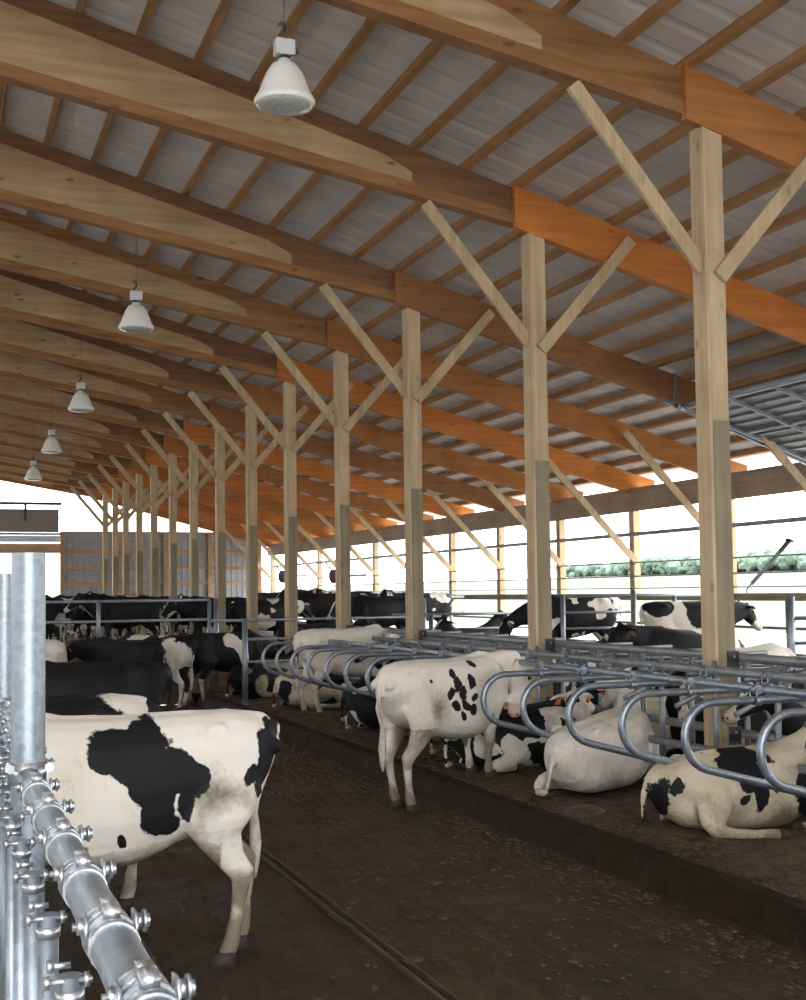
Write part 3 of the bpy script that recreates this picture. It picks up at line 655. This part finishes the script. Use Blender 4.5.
def shape(kind):
    m=MB(); info={'kind':kind}
    if kind.startswith('stand'):
        trunk(m,STAND); info['stand']=True
        # hips and tail head
        for s in (-1,1): m.rings([(Vector((-.48,s*.19,1.27)),Xv,Z,.07,.05),(Vector((-.48,s*.235,1.24)),Xv,Z,.06,.05)],10)
        m.rings([(Vector((-.62,0,1.31)),Yv,Z,.06,.05),(Vector((-.78,0,1.29)),Yv,Z,.055,.05),(Vector((-.88,0,1.24)),Yv,Z,.03,.035)],10)
        if kind=='stand_near':
            limb(m,[(-.84,0,1.26,.028,.03),(-.87,-.04,1.16,.024,.026),(-.84,-.12,1.0,.021,.021),(-.80,-.17,.85,.018,.018),(-.78,-.19,.72,.016,.016)]); info['tail']=(-.78,-.19,.74,.3)
        else:
            limb(m,[(-.84,0,1.26,.028,.03),(-.88,0,1.16,.024,.026),(-.865,.01,1.0,.021,.021),(-.83,.02,.85,.018,.018),(-.82,.02,.72,.016,.016)]); info['tail']=(-.82,.02,.74,.3)
        m.rings([(Vector((x,0,z)),Yv,Z,.03,.022) for x,z in ((-.6,1.335),(-.35,1.345),(0,1.335),(.3,1.345),(.5,1.39),(.62,1.38))],10)
        for s in (-1,1):   # shoulder blade, stifle fold, short ribs
            m.rings([(Vector((.60,s*.13,1.28)),Yv,Xv,.07,.05),(Vector((.55,s*.19,1.08)),Yv,Xv,.10,.10),(Vector((.60,s*.20,.92)),Yv,Xv,.08,.09)],12)
            m.rings([(Vector((-.80,s*.10,1.17)),Yv,Z,.045,.05),(Vector((-.86,s*.10,1.15)),Yv,Z,.035,.04)],10)
        m.rings([(Vector((.70,0,.84)),Yv,Xv,.06,.12),(Vector((.82,0,.92)),Yv,Xv,.05,.09),(Vector((.98,0,1.06)),Yv,Xv,.03,.06)],10)
        if kind=='stand_near':
            trunk(m,[(-.25,.93,.22,.30),(-.05,.88,.28,.32),(.2,.87,.29,.33),(.45,.91,.24,.30)])
            neck(m,[(.55,0,1.08,.17,.28),(.8,0,1.05,.125,.225),(1.02,0,.98,.09,.16),(1.2,0,.88,.08,.12)]); head(m,(1.22,0,.88),(.6,0,-.8),info); stand_legs(m,info,(.04,-.05,.07,-.07))
        elif kind=='stand_a': neck(m,[(.55,0,1.10,.17,.29),(.75,0,1.18,.125,.235),(.93,0,1.24,.105,.20),(1.06,0,1.31,.09,.155),(1.13,0,1.35,.08,.11)]); head(m,(1.12,0,1.37),(.80,0,-.60),info); stand_legs(m,info,(.05,-.08,.04,-.06))
        elif kind=='stand_b': neck(m,[(.55,0,1.10,.17,.29),(.78,0,1.14,.125,.23),(.98,.03,1.16,.105,.185),(1.13,.06,1.18,.09,.14)]); head(m,(1.13,.07,1.22),(.74,.2,-.72),info); stand_legs(m,info,(-.1,.06,-.12,.08))
        elif kind=='stand_feed': neck(m,[(.55,0,1.08,.17,.28),(.8,0,1.05,.125,.225),(1.02,0,.98,.09,.16),(1.2,0,.88,.08,.12)]); head(m,(1.22,0,.88),(.6,0,-.8),info); stand_legs(m,info,(.04,-.05,-.03,.09))
        elif kind=='stand_turn':
            neck(m,[(.52,0,1.10,.17,.28),(.73,-.02,1.18,.13,.23),(.86,-.06,1.25,.11,.17),(.92,-.13,1.26,.09,.14),(.91,-.20,1.23,.08,.11)])
            head(m,(.90,-.22,1.21),(-.60,-.28,-.72),info); info['lift']=.185; stand_legs(m,info,(.06,-.06,.10,-.02))
        elif kind=='stand_side': neck(m,[(.55,0,1.10,.17,.29),(.76,.04,1.18,.125,.23),(.92,.14,1.28,.095,.16),(1.0,.28,1.36,.08,.12)]); head(m,(1.01,.32,1.38),(.3,.75,-.5),info); stand_legs(m,info,(-.03,.06,.1,-.04))
    else:
        trunk(m,LIE); info['stand']=False
        for s in (-1,1): m.rings([(Vector((-.50,s*.20,.62)),Xv,Z,.07,.05),(Vector((-.50,s*.26,.58)),Xv,Z,.06,.05)],10)
        limb(m,[(-.76,0,.56,.05,.045),(-.86,.02,.50,.032,.030),(-.90,.05,.36,.026,.026),(-.89,.09,.2,.023,.023),(-.86,.14,.08,.021,.021)]); info['tail']=None
        m.rings([(Vector((x,0,z)),Yv,Z,.04,.03) for x,z in ((-.7,.60),(-.5,.665),(-.2,.69),(.2,.70),(.45,.74),(.6,.74))],10)
        for s in (-1,1):
            m.rings([(Vector((-.50,s*.20,.58)),Yv,Z,.05,.04),(Vector((-.2,s*.24,.58)),Yv,Z,.06,.04)],10)
            m.rings([(Vector((.50,s*.17,.62)),Yv,Xv,.07,.07),(Vector((.50,s*.24,.42)),Yv,Xv,.10,.11),(Vector((.55,s*.24,.28)),Yv,Xv,.09,.10)],12)
            m.rings([(Vector((-.78,s*.12,.48)),Yv,Z,.05,.05),(Vector((-.85,s*.12,.45)),Yv,Z,.035,.04)],10)
        info['tailpt']=(-.86,.14,.07)
        if kind=='lie_a': neck(m,[(.5,0,.52,.17,.27),(.72,0,.66,.125,.22),(.88,0,.84,.095,.155),(.98,0,.98,.08,.12)]); head(m,(1.0,0,1.02),(.9,0,-.42),info); lie_legs(m,info)
        elif kind=='lie_d': neck(m,[(.5,0,.52,.17,.27),(.66,.04,.67,.13,.21),(.74,.10,.82,.10,.15),(.77,.17,.93,.085,.12)]); head(m,(.76,.2,.97),(.62,.62,-.42),info); lie_legs(m,info,tuck=1)
        elif kind=='lie_h': neck(m,[(.5,0,.50,.17,.26),(.68,-.10,.58,.13,.2),(.74,-.24,.64,.10,.155),(.60,-.33,.76,.085,.12)]); head(m,(.52,-.37,.82),(.0,-.80,-.50),info); lie_legs(m,info)
        elif kind=='lie_b': neck(m,[(.5,0,.52,.17,.27),(.74,0,.58,.125,.22),(.92,0,.66,.095,.155),(1.04,0,.72,.08,.12)]); head(m,(1.06,0,.74),(.7,0,-.6),info); lie_legs(m,info)
        elif kind=='lie_ext': neck(m,[(.5,0,.52,.17,.27),(.72,0,.66,.125,.22),(.88,0,.84,.095,.155),(.98,0,.98,.08,.12)]); head(m,(1.0,0,1.02),(.9,0,-.42),info); lie_legs(m,info,ext=-1)
        elif kind=='lie_turn': neck(m,[(.5,0,.52,.17,.27),(.70,-.05,.66,.125,.22),(.82,-.14,.80,.095,.15),(.85,-.28,.90,.08,.12)]); head(m,(.84,-.32,.93),(.15,-.8,-.5),info); lie_legs(m,info)
        elif kind=='lie_curl': neck(m,[(.5,0,.48,.17,.25),(.72,-.12,.5,.13,.2),(.78,-.32,.46,.10,.15),(.66,-.46,.40,.08,.12)]); head(m,(.60,-.48,.38),(-.85,-.1,-.35),info); lie_legs(m,info)
        elif kind=='lie_left': neck(m,[(.5,0,.52,.17,.27),(.70,.05,.66,.125,.22),(.84,.14,.80,.095,.15),(.88,.28,.90,.08,.12)]); head(m,(.88,.32,.93),(.35,.8,-.45),info); lie_legs(m,info)
    return m,info
def remeshed(kind,vox):
    m,info=shape(kind)
    me=bpy.data.meshes.new('tmp'); me.from_pydata([tuple(v) for v in m.v],[],m.f); me.update()
    bm=bmesh.new(); bm.from_mesh(me)
    bmesh.ops.recalc_face_normals(bm,faces=bm.faces); bm.to_mesh(me); bm.free()
    o=bpy.data.objects.new('tmp',me); col.objects.link(o)
    r=o.modifiers.new('r','REMESH'); r.mode='VOXEL'; r.voxel_size=vox; r.adaptivity=0
    s=o.modifiers.new('s','SMOOTH'); s.factor=.5; s.iterations=4 if vox<.02 else 2
    dg=bpy.context.evaluated_depsgraph_get(); ev=o.evaluated_get(dg)
    out=bpy.data.meshes.new_from_object(ev,preserve_all_data_layers=False,depsgraph=dg)
    col.objects.unlink(o); bpy.data.objects.remove(o); bpy.data.meshes.remove(me)
    for p in out.polygons: p.use_smooth=True
    out.materials.clear()
    return out,info
cache={}
def base(kind,vox):
    if (kind,vox) not in cache: cache[(kind,vox)]=remeshed(kind,vox)
    return cache[(kind,vox)]
def fbm(p): return noise.noise(p)+.45*noise.noise(p*2.1)
def paint(me,info,black,seed,patches,dirt,pink,blaze=True,top=.55,tanall=0,freq=1.9,eyep=0):
    a=me.color_attributes.new('coat','FLOAT_COLOR','POINT')
    so=Vector((seed*3.7,seed*1.3,seed*2.9)); P=info['P']; d=info['d']; sd=info['sd']; up=info['up']
    data=[]
    std=info['stand']
    for v in me.vertices:
        c=v.co
        w=c+Vector((noise.noise(c*5+so),noise.noise(c*5+so+Vector((7,0,0))),noise.noise(c*5+so+Vector((0,9,0)))))*.05
        # head coordinates
        q=c-P; t=q.dot(d); l=q.dot(sd); onhead = (t>-.08 and t<.6 and abs(l)<.33 and q.length<.62 and (t>.02 or abs(l)>.09))
        if patches is None:
            f=(fbm(w*freq+so)+ (black-.5)*1.9)
            val=.5+f*1.1
            if black<1.2:
                if std and c.z<.5: val-= (.5-c.z)*3.5
                if not std and abs(c.y)>.38 : val-=1.2
            if onhead and t>.05:
                val = .5+ (abs(l)-.035-.03*noise.noise(c*6+so))*14 if (blaze and t<.42) else (.2 if black<1.2 and blaze else .8)
                if black<.12: val=.1
                if abs(l)>.13: val=.9 if black>.2 else .1
        else:
            val=.0
            for (px,pz,rx,rz,side) in patches:
                if side and side*c.y<-.02: continue
                if onhead and rx<.1: continue
                e=1-math.sqrt(((w.x-px)/rx)**2+((w.z-pz)/rz)**2)
                val=max(val,.52+e*max(.28,min(.8,min(rx,rz)*6)) if e>-.6 else 0)
            if onhead and t>.05 and abs(l)>.12: val=.1
        if eyep and q.length<.66 and t>-.1 and abs(l)<.35:
            val=.1
            if -.12<l<-.025 and .05<t<.19: val=.9
        val=max(0,min(1,val))
        # soiling
        if std:
            dz=max(0,(.55-c.z)/.55)*.9*(.6+.8*max(0,noise.noise(c*9+so)+.4))
            if .40<c.z<.75: dz+=.6*max(0,noise.noise(c*3+so)+.1)
            if c.x<-.1 and c.z<1.15: dz+=min(1,(-.1-c.x)/.3)*min(1,(1.15-c.z)/.2)*max(0,noise.noise(c*4+so+Vector((3,3,3)))+.05)*.8
            if c.z<.72 and abs(c.x)<.5 and abs(c.y)<.24: dz+=.5*(.72-c.z)/.15
        else:
            dz=max(0,(.3-c.z)/.3)*.6+max(0,noise.noise(c*3.3+so+Vector((3,3,3)))+.1)*.6
        dz=max(0,min(1,dz*dirt+tanall))
        pk=0
        if t>.43 and t<.66 and abs(l)<.095 and abs(q.dot(up)+.045)<.085: pk=pink
        data+= [val,dz,pk,1.0]
    a.data.foreach_set('color',data)
CN=[0]
def cow(label,x,y,z,heading,kind='stand_a',scale=1.0,black=.5,seed=1,patches=None,dirt=1.,pink=.6,vox=.028,tags=True,blaze=True,group='dairy cows',mat='coat',parts=True,tanall=0,switch='switch',freq=1.9,eyep=0):
    src,info=base(kind,vox)
    g=empty('dairy_cow',(x,y,z),label,'cow',group,R(heading)); g.scale=(scale,)*3
    me=src.copy(); me.name='body'; paint(me,info,black,seed,patches,dirt,pink,blaze,tanall=tanall,freq=freq,eyep=eyep); me.materials.append(M[mat])
    o=bpy.data.objects.new('body',me); col.objects.link(o); o.parent=g
    if not parts: return g
    P,d,sd,up=info['P'],info['d'],info['sd'],info['up']
    for s in (-1,1):
        m=MB(); c=P+d*.125+sd*(s*.100)+up*.022
        m.rings([(c+sd*(s*(-.022+.012*i)),d,up,r_,r_*.85) for i,r_ in enumerate((.004,.016,.021,.018,.006))],10); m.build('eye',M['eye'],g,True)
        m=MB(); c=P+d*.515+sd*(s*.033)-up*.03
        m.rings([(c-d*.01,sd,up,.012,.010),(c+d*.016,sd,up,.012,.009),(c+d*.019,sd,up,.004,.003)],8); m.build('nostril',M['eye'],g,True)
        if tags:
            m=MB(); c=P+sd*(s*.19)+d*.025-up*.035
            m.rings([(c-d*.004+up*.03,sd,d,.018,.006),(c+up*.01,sd,d,.034,.005),(c-up*.04,sd,d,.036,.005)],8); tag(m.build('ear_tag',M['tag'],g),'orange plastic ear tag')
    for f in info['feet']:
        m=MB(); fx,fy=f[0],f[1]
        if info['stand']:
            fz=f[2]; m.rings([(Vector((fx-.012,fy,fz+.085)),Yv,Xv,.044,.058),(Vector((fx,fy,fz+.05)),Yv,Xv,.052,.072),(Vector((fx+.008,fy,fz+.005)),Yv,Xv,.057,.08)],12)
        else:
            s_=f[2]; m.rings([(Vector((fx-s_*.01,fy,.05)),Yv,Z,.048,.048),(Vector((fx+s_*.05,fy,.048)),Yv,Z,.05,.047),(Vector((fx+s_*.085,fy,.038)),Yv,Z,.035,.032)],12)
        m.build('hoof',M['hoof'],g,True)
    m=MB()
    if info['stand']:
        tx,ty,tz,zb=info['tail']; m.tube([(tx,ty,tz+.03),(tx,ty,tz-.05),(tx-.005,ty,tz-.16),(tx,ty,tz-.28),(tx,ty,tz-.36)],[.016,.028,.036,.028,.008],8)
    else:
        tx,ty,tz=info['tailpt']; m.tube([(tx,ty,tz+.01),(tx+.04,ty+.06,.06),(tx+.10,ty+.14,.055),(tx+.16,ty+.2,.05)],[.018,.034,.036,.01],8)
    m.build('tail_switch',M[switch],g,True)
    return g

# --- the cow in the left foreground
def apx(px,py,rx,ry,side=1): return ((130-px)/180.,(968-py)/190.,rx/180.,ry/190.,side)
pa=[apx(118,742,22,20),apx(140,752,28,26),apx(132,735,38,15),apx(152,775,24,24),apx(172,765,22,24),apx(158,800,13,20),apx(163,815,12,12),apx(182,797,8,14),apx(193,775,14,18),apx(150,722,14,12),
    apx(270,752,11,26),apx(263,775,8,22),apx(276,735,8,18),apx(250,775,6,11),apx(128,826,5,8),apx(55,865,25,14),apx(88,850,7,16)]
near='dairy cows nearest the camera'
cow('white cow with large black side patch, standing side-on in the left foreground',.985,7.22,0,180,'stand_near',1.05,patches=pa,seed=3,vox=.016,dirt=1.25,group=near)
cow('mostly black cow with white rump patch standing just behind the foreground cow',.53,8.72,0,180,'stand_feed',1.05,patches=[(.12,1.05,.74,.5,0),(.9,.9,.6,.5,0),(-.9,1.2,.12,.2,0)],seed=11,vox=.022,dirt=.7,group=near,freq=1.5)
# --- white cow with speckled side standing on the stall kerb
pb=[(-.16,1.22,.045,.04,-1),(-.13,1.13,.05,.06,-1),(-.20,1.05,.045,.055,-1),(-.05,1.06,.05,.06,-1),(-.02,.95,.05,.045,-1),(-.14,.93,.04,.05,-1),(.07,1.15,.04,.05,-1),(.06,.90,.04,.055,-1),(.09,1.01,.03,.035,-1),(.22,1.30,.04,.035,-1),(.46,1.08,.04,.09,-1),(.62,1.02,.08,.05,-1),(.68,1.20,.06,.06,-1),(.42,.8,.03,.03,-1),(-.45,1.18,.02,.02,-1),(-.08,.84,.035,.05,-1)]
cow('white standing cow with small black side spots, turning its head to the camera',4.76,11.60,.0,26,'stand_turn',1.05,patches=pb,seed=5,vox=.016,dirt=.95,pink=.8,group=near)
cow('cream white cow standing with its rump to the alley behind the front stall loops',6.02,18.7,.19,8,'stand_feed',.99,patches=[(.1,.9,.10,.07,-1),(.45,.8,.1,.1,-1)],seed=8,vox=.022,dirt=.7,group=near,tags=False)
# --- lying cows in front row
front='cows lying in the front stalls'
cow('plain white cow lying in a stall with its back to the camera',5.95,10.55,BED,33,'lie_d',.98,patches=[(-3,0,.1,.1,0)],seed=2,vox=.018,dirt=.35,group=front)
pe=[(-.82,.30,.07,.22,0),(-.70,.45,.05,.06,-1),(-.20,.62,.14,.10,-1),(-.08,.50,.12,.13,-1),(-.02,.36,.07,.16,-1),(.14,.42,.035,.05,-1),(-.1,.66,.25,.06,0),(.62,.35,.26,.25,0),(.8,.6,.25,.2,0),(-.16,.33,.03,.04,-1)]
cow('soiled tan-white cow with black patches lying at right, one hind leg stretched out',6.06,8.55,BED-.04,-6,'lie_ext',.91,patches=pe,seed=4,vox=.018,dirt=1.0,mat='coat_tan',group=front,switch='switch_dark')
cow('black and white cow lying right of the speckled cow, white face with black eye patch',5.86,12.2,BED,1,'lie_h',.92,eyep=1,black=.62,seed=14,vox=.02,dirt=.5,group=front,freq=3.4)
cow('tan and black cow lying between the legs of the speckled white cow',6.15,13.3,BED,4,'lie_ext',.95,black=.45,seed=21,vox=.022,dirt=1.,mat='coat_tan',group=front)
cow('black and white cow lying with a white rump blotch, left of the speckled cow tail',6.05,16.15,BED,4,'lie_a',.95,black=.62,seed=31,vox=.022,dirt=.4,group=front,freq=2.4)
cow('tan cow lying half hidden behind the speckled cow rump',6.15,15.1,BED,2,'lie_ext',.92,black=.2,seed=33,vox=.024,dirt=1.2,mat='coat_tan',tanall=.3,group=front)
cow('cream cow with black markings lying at the left end of the stalls',6.0,20.0,BED,15,'lie_ext',.95,black=.4,seed=41,vox=.024,dirt=1,mat='coat_tan',group=front,freq=2.6)
cow('dark tan and black cow lying behind the end fence post',5.75,22.6,BED,25,'lie_ext',.95,black=.66,seed=43,vox=.026,dirt=1.2,mat='coat_tan',tanall=.5,group=front)
cow('black cow lying under the cream standing cow',6.35,17.3,BED,5,'lie_a',.95,black=1.1,seed=44,vox=.026,dirt=.5,group=front)
# --- back row, heads toward the front row
back='cows lying in the back stalls'
for (x,y,h,k,b,s,l,mt) in ((7.95,9.35,178,'lie_a',1.15,51,'large black cow lying behind the nearest post','coat'),
    (7.9,7.6,184,'lie_a',1.2,52,'black cow lying at the right edge beyond the rails','coat'),
    (7.85,11.0,175,'lie_left',.7,53,'black and white cow lying left of the nearest post with an orange tag','coat'),
    (7.85,12.0,180,'lie_a',.3,54,'pale headed cow lying behind the plain white cow','coat_tan'),
    (7.9,13.7,180,'lie_a',1.0,55,'dark cow lying beyond the rails behind the speckled cow head','coat'),
    (7.9,15.5,180,'lie_a',.8,56,'dark cow with white markings lying beyond the rails left of the second post','coat'),
    (7.9,18.2,180,'lie_turn',.9,57,'black cow in the back stalls behind the third post','coat')):
    cow(l,x,y,BED,h,k,.97,black=b,seed=s,vox=.026,dirt=.6,group=back,mat=mt)
# --- alley cows left
mid='cows standing in the middle of the alley'
cow('big all black cow standing broadside behind the foreground pair',1.50,13.6,0,182,'stand_feed',1.03,black=1.4,seed=61,vox=.026,dirt=.25,group=mid,blaze=False,tags=False)
cow('black cow with small white blotches standing left of centre in the alley',3.05,21.8,0,128,'stand_b',.98,black=1.0,seed=62,vox=.03,dirt=.3,group=mid)
cow('white cow with grey black patches seen from behind, next to the left fence post',1.75,22.4,0,100,'stand_a',1.0,black=.32,seed=66,vox=.03,dirt=.6,group=mid)
cow('black cow with white hind legs standing tail to camera before the long gate',3.75,23.0,0,135,'stand_feed',1.0,black=.72,seed=64,vox=.026,dirt=.7,group=mid)
cow('black and white cow with pale legs standing right of the gate post',5.2,23.75,0,20,'stand_feed',1.0,black=.66,seed=67,vox=.026,dirt=.8,group=mid)
cow('black cow standing behind the end fence rails',7.3,25.0,.1,25,'stand_b',1.0,black=1.05,seed=68,vox=.03,dirt=.4,group=mid)
cow('black cow with white belt bands behind the gate post',7.9,31.5,.5,10,'stand_b',1.05,black=.62,seed=74,vox=.03,dirt=.4,group=mid,freq=2.6)
# --- right side behind the stalls
rs='cows beyond the stalls at the side wall'
cow('mottled black and white cow standing behind the gate at the side wall',12.1,22.5,SIDE,168,'stand_feed',1.12,black=.6,seed=71,vox=.028,dirt=.4,group=rs,freq=3.0)
cow('black fronted cow with white hindquarters lying beyond the rails, left of nearest post',11.3,17.2,SIDE+.1,187,'lie_b',1.22,patches=[(.35,.45,.42,.45,0),(.9,.7,.5,.5,0),(-.75,.4,.12,.2,0)],seed=72,vox=.026,dirt=.3,group=rs)
cow('black and white cow behind the nearest post with its black head raised to the right',12.3,18.75,SIDE+.06,-8,'stand_b',1.0,patches=[(.9,1.3,.55,.5,0),(.1,1.2,.25,.3,0),(-.6,1.3,.25,.2,0)],seed=73,vox=.026,dirt=.3,group=rs)
cow('white backed cow lying right of the nearest post beyond the rails',10.75,15.0,SIDE,12,'lie_curl',1.1,black=.15,seed=75,vox=.028,dirt=.2,group=rs)
cow('black cow lying at the right frame edge beyond the rails',12.3,13.0,SIDE,10,'lie_turn',1.05,black=1.05,seed=76,vox=.03,dirt=.3,group=rs)
k=0
for (x,y,h,kd,b,f) in ((10.2,22.8,200,'lie_a',1.1,2),(9.7,25.6,180,'lie_a',1.0,2),(11.3,26.3,10,'lie_a',1.1,2),(12.4,31.6,190,'stand_a',.6,3.4),(11.3,34.4,165,'stand_side',.55,3.4),(12.6,36.3,200,'stand_b',.55,3.4),(10.3,29.0,185,'stand_b',1.05,2),(11.3,39.0,170,'stand_feed',1.1,2),(9.9,32.3,180,'stand_a',1.1,2),(12.8,41.3,175,'stand_a',1.1,2),(11.2,43.5,10,'stand_a',1.0,2)):
    lab=['black cow lying just beyond the second post','black cow lying beyond the third post','black cow lying low by the side wall between posts','patchy faced black and white cow by the wall, right of the fourth post','patchy black and white cow turned sideways among the wall group','black and white cow rearmost of the patchy wall group','black cow standing behind the cream cow rump','black cow farther along the side wall, head down','black cow left of the fourth post near the feed barrier','black cow near the wall seen past the fifth post','dark cow deep in the barn beside the side wall'][k]
    cow(lab,x,y,SIDE+alley_z(y)*.4,h,kd,1.04 if kd[0]=='s' else 1.0,black=b,seed=80+k,vox=.034,dirt=.4,group=rs,freq=f,parts=True); k+=1
# --- far herd
far='cows crowded at the far end of the barn'
rnd=random.Random(12); k=0
spots=[]
for row,(yy,n_) in enumerate([(33.5+1.65*q_,3) for q_ in range(12)]):
    for j in range(n_):
        x=.9+(j+.5+.25*(row%2))*(7.6/n_)+rnd.uniform(-.12,.12); spots.append((x,yy+rnd.uniform(-.2,.2)))
lk=['stand_a','stand_feed','stand_b','stand_side']
side_w=['against the feed fence at left','left of the alley centre','in the alley centre','right of the alley centre','near the post row']
for i,(x,y) in enumerate(spots):
    b=rnd.choice([1.2,.7,.55,.6,.5,.8,.45,.55]); h=[180,0,176,186,4,178][(i//3)%6]+rnd.choice([-5,0,5]); kd=rnd.choice(lk)
    rw=i//3; sw=('at left by the feed fence','in the middle','at right near the post row')[i%3]
    cd='all black' if b>1.0 else ('mostly black' if b>.75 else 'black and white')
    cow('%s cow, %s rank of the far herd, %s'%(cd,ORD[rw],sw),x,y,alley_z(y),h,kd,rnd.choice([.95,1.0,1.04,1.08]),black=b,seed=100+i,vox=.036,dirt=.3,group=far,parts=True,freq=2.2,tags=(i%3==0))
# dung pat on the bedding
m=MB(); m.lathe([(0,.05),(.08,.048),(.14,.03),(.18,.0),(.18,-.03)],(5.2,9.55,BED+.005),24)
tag(m.build('dung_pat',M['manure'],smooth=True,off=(5.2,9.55,BED)),'flat dark dung pat on bedding between the lying cows','dung')

# ------------------------------------------------------------------ camera and light
cam=bpy.data.cameras.new('camera'); co=bpy.data.objects.new('camera',cam); col.objects.link(co); sc.camera=co
F=1250.; th=0.358393931619014; p=R(3.0); roll=-.0125
fw=Vector((math.sin(th)*math.cos(p),math.cos(th)*math.cos(p),math.sin(p)))
r0=Vector((math.cos(th),-math.sin(th),0)); u0=r0.cross(fw)
rr=r0*math.cos(roll)+u0*math.sin(roll); uu=rr.cross(fw)
mt=Matrix((rr,uu,-fw)).transposed().to_4x4(); mt.translation=Vector((0,0,2.1)); co.matrix_world=mt
cam.sensor_fit='VERTICAL'; cam.sensor_height=36.; cam.lens=F*36/1000.
cam.shift_y=(525.635-500)/1000.; cam.clip_end=2000; cam.clip_start=.05
w=bpy.data.worlds.new('sky'); sc.world=w; w.use_nodes=True; nt=w.node_tree
bg=nt.nodes['Background']
tc=N(nt,'ShaderNodeTexCoord'); sx=N(nt,'ShaderNodeSeparateXYZ'); L(nt,tc.outputs['Generated'],sx.inputs[0])
rp=ramp(nt,sx.outputs['Z'],[(.0,(1,.985,.95)),(.5,(.93,.95,.97))]); L(nt,rp.outputs[0],bg.inputs['Color'])
bg.inputs['Strength'].default_value=5.5
sun=bpy.data.lights.new('sun','SUN'); sun.energy=8; sun.angle=R(3); sun.color=(1,.96,.9)
so=bpy.data.objects.new('sun',sun); col.objects.link(so); so.rotation_euler=(R(28),R(18),0)
sc.view_settings.view_transform='Standard'; sc.view_settings.look='None'; sc.view_settings.gamma=1; sc.view_settings.use_curve_mapping=False
sc.view_settings.exposure=0.28
